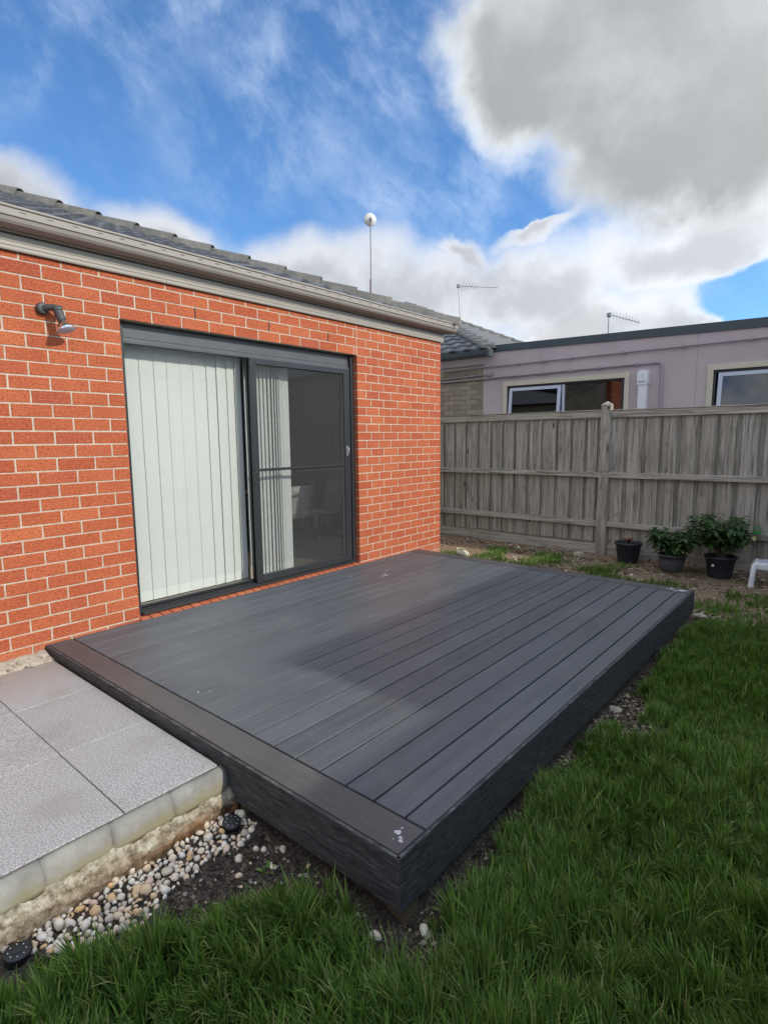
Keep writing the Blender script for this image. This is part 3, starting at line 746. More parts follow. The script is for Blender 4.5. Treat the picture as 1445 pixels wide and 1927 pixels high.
MB().cbox(-.03, .03, -.58, .60, 1.995, 2.03, .003).build('head_rail', M['white_plastic'], vb)
MB().cbox(-.03, .03, -.345, .85, 1.995, 2.03, .003).build('head_rail', M['white_plastic'], vb2)
# dining chairs and table
def shell_chair(loc, rz, label):
    t_ = empty('dining_chair', loc, rz, label, 'chair', 'white shell dining chairs in the room')
    mb = MB(); n_, m_ = 13, 9
    for i in range(m_):
        for j in range(n_):
            u = i/(m_-1); a = (j/(n_-1)-.5)*2
            if u < .5:
                s_ = u/.5; x_ = .22-.40*s_; z_ = .44-.03*math.sin(s_*math.pi)+.02*abs(a)**3; y_ = a*(.215+.02*s_)
            else:
                s_ = (u-.5)/.5; x_ = -.18-.07*s_+.14*abs(a)**2.2*(1-.1*s_); z_ = .44+.36*s_*(1-.12*abs(a)**4); y_ = a*.245
            mb.v.append((x_, y_, z_))
    mb.f = [(i*n_+j, i*n_+j+1, (i+1)*n_+j+1, (i+1)*n_+j) for i in range(m_-1) for j in range(n_-1)]; mb.sm = [True]*len(mb.f)
    o = mb.build('seat_shell', M['shell_white'], t_); md = o.modifiers.new('s', 'SOLIDIFY'); md.thickness = .012
    for sx in (-1, 1):
        for sy in (-1, 1): MB().tube([(sx*.10, sy*.10, .425), (sx*.21, sy*.21, 0)], [.014, .010], 8).build('leg', M['dark_table'], t_)
    return t_
shell_chair((-.86, 2.21, .004), R(176), 'white shell chair nearest the blind behind the screen door')
shell_chair((-.95, 2.85, .004), R(250), 'white shell chair in the dark room beside the right door edge')
tb = empty('dining_table', (-1.60, 2.3, .004), label='dark dining table standing behind the white chairs in the room', cat='table')
MB().cbox(-.45, .45, -.8, .8, .715, .745, .004).build('table_top', M['dark_table'], tb)
for sx in (-.38, .38):
    for sy in (-.7, .7): MB().cbox(sx-.03, sx+.03, sy-.03, sy+.03, 0, .715, .003).build('leg', M['dark_table'], tb)

# ------------------------------------------------------------------ wall spotlight
L = empty('wall_spotlight', (0, -.492, 2.138), label='dark grey spotlight with silver reflector bulb on the brick wall', cat='wall light')
MB().lathe([(0, .002), (.036, .002), (.037, .012), (.034, .034), (.026, .038), (0, .038)], 20, axis=(1, 0, 0)).build('base', M['lamp_body'], L)
MB().tube([(.030, .005, .0), (.050, .020, .004), (.068, .044, .006), (.086, .062, .0)], [.020, .021, .021, .021], 16).lathe([(0, -.026), (.022, -.026), (.025, 0), (.022, .026), (0, .026)], 18, (.084, .064, -.004), (.3, .9, 0)).build('arm', M['lamp_body'], L)
ax = Vector((.30, .22, -1)).normalized(); p0 = Vector((.088, .062, -.012))
MB().lathe([(0, 0), (.022, 0), (.027, .012), (.027, .03), (.024, .034), (.027, .038), (.026, .058), (.022, .074), (0, .076)], 20, p0, ax).build('lamp_holder', M['lamp_body'], L)
bl_ = MB().lathe([(.014, .066), (.022, .074), (.038, .092), (.052, .114), (.058, .124), (.058, .130)], 28, p0, ax).build('reflector_bulb', M['chrome'], L)
MB().lathe([(.0575, .130), (.046, .136), (.02, .141), (0, .142)], 28, p0, ax).build('bulb_glass', M['window_silver'], bl_)

# ================================================================== DECK
deck = empty('timber_deck', (0, 0, 0), label='low charcoal composite deck with dark border boards beside the brick wall', cat='deck')
GAP = .0095; seam = 2.873; BP = .1465
yL, yR = Y0+.165, Y1-.150
k_ = 0
xs = []
x_ = seam
while x_ > .02: xs.append(x_); x_ -= BP
bd = MB().cbox(0, BP-GAP, 0, yR-yL-2*GAP, -.023, 0, .0022).mesh('deck_board', M['deck_board'])
for x_ in xs:
    if x_-BP+GAP < .004:
        w_ = x_-.004; MB().cbox(.004, x_-GAP/2, yL+GAP, yR-GAP, ZD-.023, ZD, .0022).build('deck_board', M['deck_board'], deck); break
    o = obj('deck_board', bd, deck, (x_-BP+GAP/2, yL+GAP, ZD+random.uniform(-.0006, .0006)))
MB().cbox(seam+GAP/2, X1-.0195, yL+GAP, yR-GAP, ZD-.023, ZD, .0022).build('deck_board', M['deck_board'], deck)
MB().cbox(.004, X1-.0195, Y0+.0195, yL, ZD-.023, ZD+.0012, .0022).build('border_board', M['deck_border'], deck)
MB().cbox(.004, X1-.0195, yR, Y1-.0195, ZD-.023, ZD+.0012, .0022).build('border_board', M['deck_border'], deck)
# fascia boards, mitred corners; the side board is in two lengths
FB = -.206
xj = 2.012
MB().cbox(-.0+.006, xj-.001, Y0, Y0+.0145, FB+.03, ZD+.0015, .0018).build('fascia_board', M['fascia'], deck)
MB().cbox(xj+.001, X1-.001, Y0, Y0+.0145, FB, ZD+.0015, .0018).build('fascia_board', M['fascia'], deck)
MB().cbox(X1-.0145, X1, Y0+.001, Y1-.001, FB-.012, ZD+.0015, .0018).build('fascia_board', M['fascia'], deck)
MB().cbox(.004, X1-.001, Y1-.0145, Y1, FB, ZD+.0015, .0018).build('fascia_board', M['fascia'], deck)
MB().cbox(X1-.0035, X1+.0015, Y0-.0015, Y0+.0035, FB, ZD+.0018, .0012).build('corner_trim', M['deck_border'], deck)
jo = MB().cbox(0, X1-.06, 0, .045, -.12, 0, .002).mesh('joist', M['post_pine'])
for k_ in range(9): obj('joist', jo, deck, (.03, Y0+.05+k_*.48, ZD-.026))
MB().cbox(.02, X1-.02, Y0+.02, Y1-.02, ZD-.152, ZD-.147, .001).build('under_deck_sheet', M['black_plastic'], deck)  # black sheet added under the boards, set low to keep the gaps dark
pm = MB().cbox(-.04, .04, -.04, .04, -.42, -.10, .004).mesh('support_post', M['post_pine'])
for (a, b) in ((X1-.056, Y0+.085), (X1-.07, .7), (X1-.07, 2.0), (X1-.07, 3.3), (2.1, Y0+.07), (.3, Y1-.1), (1.6, Y1-.1)): obj('support_post', pm, deck, (a, b, 0))
# dried paint and plaster drips on the boards
def splat(mb, x_, y_, s_, z_=ZD+.0022):
    n_ = 11; ph = random.uniform(0, 6); el = random.uniform(1, 1.8); ca, sa = math.cos(ph), math.sin(ph)
    vs = []
    for j in range(n_):
        a = 2*math.pi*j/n_; rr = s_*random.uniform(.6, 1.15); u, v = rr*math.cos(a)*el, rr*math.sin(a)
        vs.append((x_+u*ca-v*sa, y_+u*sa+v*ca, z_))
    mb.add(vs, [tuple(range(n_))])
for pts in ([(2.903, -.545, .012), (2.925, -.56, .006), (2.935, -.572, .009), (2.90, -.52, .004), (2.91, -.58, .003)], [(2.82, 3.37, .020), (2.90, 3.35, .026), (2.86, 3.31, .014), (2.93, 3.37, .012), (2.79, 3.35, .008)],
            [(1.414, -.388, .006), (1.452, -.341, .005)], [(.534, 2.193, .016), (.50, 2.23, .012), (.297, 1.953, .013), (.56, 2.13, .009), (.42, 2.35, .010)]):
    mb = MB(); [splat(mb, *p_) for p_ in pts]; mb.build('paint_splash', M['paint_drip'], deck, fix=False)

# ================================================================== PEBBLES
pb = empty('pebble_bed', (2.15, -1.0, ZG), label='strip of white and honey pebbles along the concrete footing', cat='pebbles')
pmesh = []
for k_ in range(10):
    bm = bmesh.new(); bmesh.ops.create_icosphere(bm, subdivisions=2, radius=1)
    sc3 = Vector((1, random.uniform(.62, .95), random.uniform(.5, .8))); sd_ = random.uniform(0, 50)
    for v in bm.verts:
        c_ = v.co.copy(); n3 = math.sin(c_.x*2.3+sd_)*math.cos(c_.y*2.7+sd_*1.3)+math.sin(c_.z*3.1+sd_*.7)
        v.co = Vector((c_.x*sc3.x, c_.y*sc3.y, c_.z*sc3.z))*(1+.15*n3+random.uniform(-.035, .035))
    for f in bm.faces: f.smooth = True
    me = bpy.data.meshes.new('pebble'); bm.to_mesh(me); bm.free(); me.materials.append(M['pebble']); pmesh.append(me)
def in_strip(x_, y_):
    # inner edge hugs the footing; the outer edge wanders
    out = np.interp(y_, [-1.50, -1.35, -1.2, -1.1, -1.0, -.9, -.8, -.7, -.64], [2.13, 2.24, 2.33, 2.31, 2.28, 2.26, 2.25, 2.27, 2.24])
    return 2.072 < x_ < out + .012*math.sin(y_*31)
P = []; tries = 0
while len(P) < 292 and tries < 60000:
    tries += 1; x_, y_ = random.uniform(2.08, 2.33), random.uniform(-1.5, -.635)
    if not in_strip(x_, y_): continue
    if (x_-2.185)**2+(y_+.715)**2 < .036**2: continue
    r_ = random.choice([.007, .009, .010, .011, .013, .014, .016, .019]); d2 = min([((x_-a)**2+(y_-b)**2)**.5/(r_+c_) for a, b, c_, l_ in P] or [9])
    lay = 0 if d2 > .86 else 1
    if lay == 1 and (random.random() > .004 or d2 < .35): continue
    P.append((x_, y_, r_, lay))
for k_ in range(14):
    P.append((random.uniform(2.25, 2.62), random.uniform(-1.0, -.7), random.choice([.005, .007, .011]), 0))
for (x_, y_, r_, lay) in P:
    o = obj('pebble', random.choice(pmesh), pb, (x_-2.15, y_+1.0, float(ground_z(x_, y_))-ZG+r_*.42+lay*r_*1.1))
    o.scale = (r_*1.15,)*3; o.rotation_euler = (random.uniform(-.5, .5), random.uniform(-.5, .5), random.uniform(0, 6.28))
for (x_, y_, r_, lab) in ((2.335, -.80, .016, 'honey yellow pebble lying on dark soil just outside the pebble strip'), (2.40, -.845, .013, 'small white pebble alone on the dark soil near the grass'), (2.46, -.735, .015, 'tan pebble beside a weed between deck and grass'),
                          (2.42, -.655, .017, 'large white pebble lying close against the deck fascia'), (2.56, -.65, .011, 'little grey white pebble under the deck edge halfway to the corner'),
                          (2.93, -.70, .020, 'rough pale stone in the hole under the deck corner'), (3.04, -.585, .022, 'flat pale stone by the pine post under the deck corner')):
    o = obj('stone', random.choice(pmesh), None, (x_, y_, float(ground_z(x_, y_))+r_*.4)); o.scale = (r_*1.2, r_, r_*.8); o.rotation_euler.z = random.uniform(0, 6); tag(o, lab, 'stone', 'loose stones on the soil')

# solar ground lights
def ground_light(x_, y_, z_, label, tilt):
    t_ = empty('solar_ground_light', (x_, y_, z_), label=label, cat='garden light', group='round black solar ground lights'); t_.rotation_euler = tilt
    MB().lathe([(0, -.03), (.030, -.03), (.036, .006), (.0375, .012), (.036, .016), (.030, .0175), (0, .0175)], 32).build('body', M['black_plastic'], t_)
    MB().cbox(-.012, .012, -.012, .012, .0176, .0190, .0005).build('solar_cell', M['navy_plastic'], t_)
    for k_ in range(8):
        a = k_*math.pi/4; MB().lathe([(.0018, .0176), (.0015, .0188), (0, .0190)], 8, (.024*math.cos(a), .024*math.sin(a), 0)).build('led', M['white_plastic'], t_)
ground_light(2.168, -.712, ZG+.022, 'round black solar light among pebbles next to the deck', (.12, .18, .3))
ground_light(2.155, -1.475, ZG+.014, 'round black solar light half hidden in grass at bottom left', (.05, .1, 1.3))

# ================================================================== GRASS
BARE = [(3.05, 1.32, .15, .28), (3.24, 1.12, .20, .13), (2.99, .55, .08, .25), (3.02, -.35, .08, .34), (3.04, -.68, .17, .15), (3.0, .1, .04, .2)]
def lawn_density(x, y):
    edge = np.interp(y, [-1.7, -1.39, -1.19, -.97, -.84, -.76, -.71, -.66], [2.16, 2.23, 2.34, 2.44, 2.52, 2.70, 2.96, 3.09])
    d = np.clip((x-edge+.05*(fbm(x, y, 9, 3, 21)-.5))/.17, 0, 1)
    d = np.where(y > -.66, np.clip((x-2.992-.09*np.clip(fbm(x, y, 3.3, 3, 30)-.42, 0, 1)*2)/.05, 0, 1), d)
    for cx, cy, rx, ry in BARE: d = d*np.clip((((x-cx)/rx)**2+((y-cy)/ry)**2-.55+.9*(fbm(x, y, 11, 3, 40)-.5))*1.6, 0, 1)
    far = np.clip((y-3.0)/.7, 0, 1)
    patch = np.clip((fbm(x, y, 3.2, 4, 50)-.45)*6, 0, 1)*.75+.07
    for cx, cy, rx, ry in ((1.02, 4.72, .26, .17), (1.72, 4.62, .26, .22), (2.50, 4.42, .26, .20), (3.05, 3.80, .30, .22), (3.55, 4.1, .4, .18), (.55, 4.45, .2, .06), (3.7, 3.5, .4, .2)):
        patch = np.maximum(patch, 1.25*np.exp(-(((x-cx)/rx)**2+((y-cy)/ry)**2)))
    patch = patch*np.clip((5.35-y)/.3, 0, 1)
    return d*(1-far)+far*patch*((x > 3.0) | (y > Y1+.06))
def blades(n, xr, yr, dens, hmin, hmax, w0, seed, sparse=1.):
    rg = np.random.default_rng(seed)
    x = rg.uniform(*xr, n); y = rg.uniform(*yr, n); dn = dens(x, y)
    # tufts: pull blades towards tuft centres
    tc = .060; cx = (np.floor(x/tc)+.5)*tc; cy = (np.floor(y/tc)+.5)*tc
    jx = (np.sin(cx*917+cy*431)*.5)*tc; jy = (np.sin(cx*613-cy*277)*.5)*tc
    k_ = rg.random(n) < .75; pu = rg.uniform(.35, .85, n); bx = np.where(k_, x+(cx+jx-x)*pu, x); by = np.where(k_, y+(cy+jy-y)*pu, y)
    keep = rg.random(n) < dn*sparse
    x, y, bx, by, cx, cy, dn = [a[keep] for a in (x, y, bx, by, cx, cy, dn)]; n = len(x)
    patchh = (.35+1.25*fbm(bx, by, 4.0, 3, 60))*(.8+.45*vnoise(cx, cy, 16, 61)); L_ = rg.uniform(hmin, hmax, n)*patchh*np.clip(dn*1.1, .30, 1)
    # lean away from tuft centre plus a common sweep
    dx, dy = bx-(cx), by-(cy); dl = np.hypot(dx, dy)+1e-5
    ang = rg.uniform(0, 2*np.pi, n); sw = 2*np.pi*fbm(bx, by, 1.6, 2, 70)
    ux = .9*dx/dl+.9*np.cos(ang)+.7*np.cos(sw); uy = .9*dy/dl+.9*np.sin(ang)+.7*np.sin(sw); ul = np.hypot(ux, uy)+1e-6; ux /= ul; uy /= ul
    lean = np.clip(rg.normal(.55, .28, n), .05, 1.35)
    px_, py_ = -uy, ux; w_ = w0*rg.choice([.6, .9, 1.1, 1.6], n)*rg.uniform(.85, 1.15, n)
    tw = rg.uniform(-.6, .6, n); px2 = px_*np.cos(tw)+ux*np.sin(tw); py2 = py_*np.cos(tw)+uy*np.sin(tw)
    gz = ground_z(bx, by)-.004
    V = np.zeros((n, 7, 3)); th = 0; cxp = np.zeros(n); czp = np.zeros(n)
    ts = [0, .34, .68, 1.0]; wf = [.8, 1., .72, 0]
    for s_ in range(4):
        if s_:
            a = lean*(ts[s_]*1.5)-.15; seg = L_*(ts[s_]-ts[s_-1]); cxp = cxp+seg*np.sin(a); czp = czp+seg*np.cos(a)
        X_ = bx+ux*cxp; Y_ = by+uy*cxp; Z_ = gz+np.maximum(czp, .002)
        if s_ < 3:
            V[:, 2*s_, 0] = X_-px2*w_*wf[s_]/2; V[:, 2*s_, 1] = Y_-py2*w_*wf[s_]/2; V[:, 2*s_, 2] = Z_
            V[:, 2*s_+1, 0] = X_+px2*w_*wf[s_]/2; V[:, 2*s_+1, 1] = Y_+py2*w_*wf[s_]/2; V[:, 2*s_+1, 2] = Z_+tw*w_*.2
        else: V[:, 6, 0] = X_; V[:, 6, 1] = Y_; V[:, 6, 2] = Z_
    # keep blades from growing through the deck fascia and the kerb
    inside = ((V[:, :, 0] < X1+.004) & (V[:, :, 1] > Y0-.004) & (V[:, :, 1] < Y1+.004)).any(1) | (V[:, :, 0] < 2.075).any(1) & (V[:, :, 1] < Y0).any(1)
    V = V[~inside]; n = len(V)
    base = (np.arange(n)*7)[:, None]
    lp = np.concatenate([base+np.array([[0, 1, 3, 2]]), base+np.array([[2, 3, 5, 4]]), base+np.array([[4, 5, 6]])], 1).ravel()
    sz = np.tile([4, 4, 3], n)
    return V.reshape(-1, 3), lp, sz
parts = [blades(175000, (2.1, 4.15), (-1.75, 1.2), lawn_density, .065, .150, .0044, 1), blades(120000, (2.98, 4.6), (1.2, 3.4), lawn_density, .045, .095, .0042, 2),
         blades(95000, (-.3, 4.9), (3.4, 5.5), lawn_density, .035, .085, .0042, 3, .8), blades(30000, (4.1, 5.0), (-2.4, 3.4), lawn_density, .05, .10, .006, 4)]
Vs = []; Ls = []; Ss = []; o_ = 0
for V, lp, sz in parts: Vs.append(V); Ls.append(lp+o_); Ss.append(sz); o_ += len(V)
gr = obj('lawn_grass', np_mesh('lawn_grass', np.concatenate(Vs), np.concatenate(Ls), np.concatenate(Ss), M['grass'], True), kind='stuff')
tag(gr, 'long dark green grass growing round the deck', 'grass')

def scatter(name, n, region, size, m, label, cat, seed, flat=.35, ground=ground_z):
    """small irregular chips on the soil"""
    rg = np.random.default_rng(seed); x = []; y = []
    while len(x) < n:
        a, b = rg.uniform(region[0], region[1]), rg.uniform(region[2], region[3])
        if region[4](a, b): x.append(a); y.append(b)
    x, y = np.array(x), np.array(y); n = len(x)
    oc = np.array([(1, 0, 0), (0, 1, 0), (-1, 0, 0), (0, -1, 0), (0, 0, 1), (0, 0, -1)], float)
    fc = np.array([(0, 1, 4), (1, 2, 4), (2, 3, 4), (3, 0, 4), (1, 0, 5), (2, 1, 5), (3, 2, 5), (0, 3, 5)])
    s_ = rg.uniform(size[0], size[1], n)*rg.choice([.6, 1, 1, 1.6], n)
    V = oc[None]*rg.uniform(.5, 1.2, (n, 6, 1)); V[:, :, 0] *= rg.uniform(.8, 2.6, n)[:, None] if flat < .4 else 1.; V[:, :, 2] *= flat
    V = V*s_[:, None, None]; a = rg.uniform(0, 6.28, n); ca, sa = np.cos(a)[:, None], np.sin(a)[:, None]
    til = rg.uniform(-.35, .35, n)[:, None]; vz = V[:, :, 2]+V[:, :, 0]*til
    VX = V[:, :, 0]*ca-V[:, :, 1]*sa+x[:, None]; VY = V[:, :, 0]*sa+V[:, :, 1]*ca+y[:, None]; VZ = vz+ground(x, y)[:, None]+(s_*flat*.35)[:, None]
    base = (np.arange(n)*6)[:, None]; lp = np.concatenate([base+f[None] for f in fc], 1).ravel()
    o = obj(name, np_mesh(name, np.stack([VX, VY, VZ], -1).reshape(-1, 3), lp, np.full(n*8, 3), m), kind='stuff'); tag(o, label, cat); return o
def near_soil(a, b): return (b < Y0-.01 and 2.1 < a < 3.15 and a < np.interp(b, [-1.4, -1.19, -.97, -.8, -.7], [2.25, 2.42, 2.55, 2.75, 3.2])) or (X1 < a < 3.12 and b < 3.6) or (3.0 < a < 3.5 and .5 < b < 1.7 and (a-3.25)**2+(b-1.1)**2 < .09)
scatter('soil_clods', 9000, (2.08, 3.5, -1.45, 3.6, near_soil), (.002, .011), M['dark_clod'], 'dark crumbly soil along the foot of the deck', 'soil', 5, .7)
scatter('wood_chips', 7500, (-1.4, 4.9, 3.46, 5.66, lambda a, b: fbm(a, b, 3, 3, 90) > .42 or b > 5.2), (.006, .020), M['bark_chip'], 'dry bark and leaf litter on the bare ground before the fence', 'mulch', 6, .22)
scatter('dry_litter', 1100, (2.98, 3.55, .3, 3.5, lambda a, b: sum(((a-c[0])/(c[2]*1.2))**2+((b-c[1])/(c[3]*1.1))**2 < 1 for c in BARE) > 0), (.003, .011), M['dry_leaf'], 'straw coloured litter in the worn strip beside the deck', 'litter', 7, .2)

# flat pale concrete scraps and leaves lying about
for (x_, y_, s_, lab) in ((1.20, 5.42, .10, 'broken pale concrete scrap under the fence by the post'), (3.03, 3.50, .055, 'flat grey stone lying at the far deck corner'), (3.02, 1.33, .05, 'pale rock against the deck fascia by the worn patch'),
                          (3.02, .42, .06, 'grey dry clod of concrete beside the deck front'), (.60, 4.74, .045, 'bleached flat piece of wood on the bare ground')):
    bm = bmesh.new(); bmesh.ops.create_icosphere(bm, subdivisions=2, radius=1)
    for v in bm.verts: v.co *= random.uniform(.78, 1.12); v.co.z *= .34
    me = bpy.data.meshes.new('rock'); bm.to_mesh(me); bm.free(); me.materials.append(M['broken_concrete'])
    o = obj('rock', me, None, (x_, y_, float(ground_z(x_, y_))+s_*.12)); o.scale = (s_, s_*.7, s_); o.rotation_euler.z = random.uniform(0, 3); tag(o, lab, 'rock')

# ================================================================== PLANTS
def leaf_into(mb, base, d, length, width, droop=.4, fold=.15):
    d = Vector(d).normalized(); s_ = d.cross(Vector((0, 0, 1)));  s_ = s_.normalized() if s_.length > .05 else Vector((1, 0, 0)); base = Vector(base); u = s_.cross(d)
    pts = []
    for k_, (tt, wf) in enumerate(((0, .05), (.3, .85), (.6, 1.), (.85, .55), (1., 0))):
        c_ = base + d*length*tt - Vector((0, 0, 1))*droop*length*tt*tt
        pts.append((c_, width*wf/2))
    vs = []
    for c_, w_ in pts: vs += [c_-s_*w_+u*fold*w_, c_, c_+s_*w_+u*fold*w_]
    fs = []
    for k_ in range(4): a = 3*k_; fs += [(a, a+1, a+4, a+3), (a+1, a+2, a+5, a+4)]
    mb.add(vs, fs, True)
def pot(x_, y_, r_, h_, m, label, taper=.78, rim=.014, bands=False):
    t_ = empty('plant_pot', (x_, y_, float(ground_z(x_, y_))), label=label, cat='plant pot', group='plant pots by the fence')
    if bands: prof = [(0, 0), (r_*.62, 0), (r_*.70, .012), (r_*.90, h_*.42), (r_*.96, h_*.62), (r_*.955, h_*.64), (r_*.975, h_*.66), (r_*.99, h_*.90)]
    else: prof = [(0, 0), (r_*taper, 0), (r_*taper, .012), (r_*(taper+.02), .03), (r_*.965, h_*.86)]
    prof += [(r_+rim*.3, h_*.88), (r_+rim, h_*.90), (r_+rim, h_*.985), (r_+rim*.6, h_), (r_-.008, h_), (r_-.010, h_*.80)]
    o = MB().lathe(prof, 40).build('pot_body', m, t_)
    if not bands:
        rb = MB()
        for k_ in range(28):
            a = 2*math.pi*k_/28; rb.tube([(r_*taper*math.cos(a), r_*taper*math.sin(a), .02), (r_*.965*math.cos(a), r_*.965*math.sin(a), h_*.85)], .0022, 5, False)
        rb.build('ribs', m, t_)
    MB().lathe([(r_-.009, h_*.84), (r_*.5, h_*.87), (0, h_*.86)], 24).build('potting_soil', M['potting_soil'], t_)
    return t_, t_.location.z+h_*.86
def bush(x_, y_, z_, h_, rad, nstem, nleaf, ll, label, flowers, seed):
    rs = random.Random(seed); t_ = empty('potted_plant', (x_, y_, z_), label=label, cat='plant', group='leafy plants in the pots')
    st = MB(); lf = MB(); tips = []
    for k_ in range(nstem):
        a = 2*math.pi*k_/nstem+rs.uniform(-.4, .4); rr = rad*rs.uniform(.35, 1.); hh = h_*rs.uniform(.62, 1.0)*(1-.25*(rr/rad)**2)
        p0 = Vector((rs.uniform(-.02, .02), rs.uniform(-.02, .02), -.01)); p1 = Vector((.45*rr*math.cos(a), .45*rr*math.sin(a), hh*.5)); p2 = Vector((rr*math.cos(a), rr*math.sin(a), hh))
        pts = [p0.lerp(p1, u)*(1-u)+p1.lerp(p2, u)*u for u in (0, .25, .5, .75, 1)]; st.tube(pts, [.0055, .005, .004, .003, .0018], 6); tips.append(p2)
        for q_ in range(nleaf):
            u = rs.uniform(.28, 1.0)**.8; pp = p0.lerp(p1, u)*(1-u)+p1.lerp(p2, u)*u; b_ = rs.uniform(0, 6.28)
            out = Vector((math.cos(b_), math.sin(b_), rs.uniform(-.1, .75))); tw = out*rs.uniform(.01, .06)
            leaf_into(lf, pp+tw, out, ll*rs.uniform(.6, 1.15), ll*rs.uniform(.30, .46), rs.uniform(.2, .8))
        for q_ in range(5):
            b_ = rs.uniform(0, 6.28); leaf_into(lf, p2, (math.cos(b_), math.sin(b_), .7), ll*.7, ll*.26, .3)
    st.build('stem', M['twig'], t_); lf.build('foliage', M['leaf'], t_, fix=False, kind='stuff')
    for (a, b, c_) in flowers:
        fm = MB()
        for k_ in range(5): leaf_into(fm, (a, b, c_), (math.cos(k_*1.2566), math.sin(k_*1.2566), .3), .012, .010, .2)
        fm.build('flower', M['white_petal'], t_, fix=False)
    return t_
zt = {}
t_, z_ = pot(1.845, 5.36, .150, .255, M['navy_plastic'], 'black ribbed pot with a small red plant, left of the three'); 
# small red-leaved bromeliad
rp = empty('red_plant', (1.845, 5.36, z_+.025), label='small red and green rosette plant in the left black pot', cat='plant'); rm, gm = MB(), MB()
for k_ in range(13):
    a = k_*2.4; el_ = .35+.045*k_; leaf_into(rm, (0, 0, .0), (math.cos(a), math.sin(a), el_+.3), .110+.02*random.random(), .030, .25)
for k_ in range(10):
    a = k_*2.1+.4; leaf_into(gm, (0, 0, -.005), (math.cos(a), math.sin(a), .30), .135+.03*random.random(), .020, .35)
rm.build('red_leaves', M['red_leaf'], rp, fix=False); gm.build('green_leaves', M['leaf'], rp, fix=False)
t_, z_ = pot(2.395, 5.16, .142, .215, M['grey_plastic'], 'round grey blue pot with a leafy bush, middle of the three', bands=True)
bush(2.395, 5.16, z_, .36, .30, 19, 40, .105, 'leafy green bush in the grey pot with tiny white flowers', [(-.20, -.12, .16), (.05, -.22, .20), (.12, -.20, .14), (.02, -.10, .33)], 3)
t_, z_ = pot(2.885, 5.17, .150, .240, M['navy_plastic'], 'black ribbed pot with white tag, right of the three')
MB().cbox(-.055, -.035, -.1515, -.149, .135, .160, .0005).build('price_tag', M['tag_white'], t_)
bush(2.885, 5.17, z_, .56, .33, 22, 44, .105, 'tallest green bush in the right black pot', [(-.03, -.2, .44), (.03, -.22, .32), (-.2, -.1, .40)], 9)

# white plastic step stool
ss = empty('step_stool', (3.40, 5.06, float(ground_z(3.4, 5.06))), R(4), 'white plastic step stool standing on the dirt beside the pots', 'stool')
def frame_pt(sx, sy, z_): k2 = 1-.10*z_/.27; return (sx*.205*k2, sy*.135*k2, z_)
MB().cbox(-.185, .185, -.125, .125, .235, .262, .010).build('seat', M['white_plastic'], ss)
MB().cbox(-.150, .150, -.095, .095, .2625, .2655, .001).build('grip_panel', M['window_silver'], ss)
for sx in (-1, 1):
    for sy in (-1, 1):
        mb = MB(); a, b = (.196*sx, .130*sy), (.178*sx, .118*sy)
        mb.tube([(a[0], a[1], 0), (a[0]*.97, a[1]*.97, .1), (b[0], b[1], .235), (b[0]*.9, b[1]*.9, .25)], [.030, .026, .028, .022], 10); mb.build('leg', M['white_plastic'], ss)
MB().cbox(-.175, .175, -.128, -.116, .195, .240, .004).build('apron', M['white_plastic'], ss)
MB().cbox(-.175, .175, .116, .128, .195, .240, .004).build('apron', M['white_plastic'], ss)

# cream clog shoe
sh = empty('clog_shoe', (.03, 4.40, float(ground_z(.03, 4.4))+.004), R(-28), 'cream rubber clog lying on the ground beyond the deck', 'shoe')
mb = MB(); n_, m_ = 16, 14
for i in range(m_):
    u = i/(m_-1); x_ = -.13+.26*u; wd = .035+.020*math.sin(min(1, u*1.15)*math.pi)**.7 if 0 < u < 1 else .012; hh = .030+.030*math.sin(max(0, (u-.30)/.70)*math.pi) if u > .3 else .030
    for j in range(n_):
        a = 2*math.pi*j/n_; mb.v.append((x_, wd*math.cos(a), .012+max(-.010, (hh*math.sin(a) if math.sin(a) > 0 else .014*math.sin(a)))))
for i in range(m_-1):
    for j in range(n_):
        if i < 6 and 2 <= j <= 5: continue
        mb.f.append((i*n_+j, i*n_+(j+1) % n_, (i+1)*n_+(j+1) % n_, (i+1)*n_+j)); mb.sm.append(True)
o = mb.build('shoe_body', M['cream_foam'], sh); md = o.modifiers.new('s', 'SOLIDIFY'); md.thickness = .004
MB().tube([(-.02, .050, .040), (-.07, .052, .062), (-.125, .030, .068), (-.138, 0, .066), (-.125, -.030, .068), (-.07, -.052, .062), (-.02, -.050, .040)], .006, 8).build('heel_strap', M['cream_foam'], sh)

# green plastic clip on the fence rail
gc = empty('green_clip', (3.158, YF-.085, .200), label='small green plastic plant clip on the lower fence rail', cat='clip')
MB().tube([(-.03, 0, .0), (-.035, 0, .05), (-.02, 0, .085), (0, 0, .06), (.02, 0, .09), (.036, 0, .055), (.03, 0, .0)], .007, 8).build('loop', M['green_plastic'], gc)
MB().cbox(-.030, .030, -.010, .010, .0, .030, .003).build('clip_body', M['green_plastic'], gc)

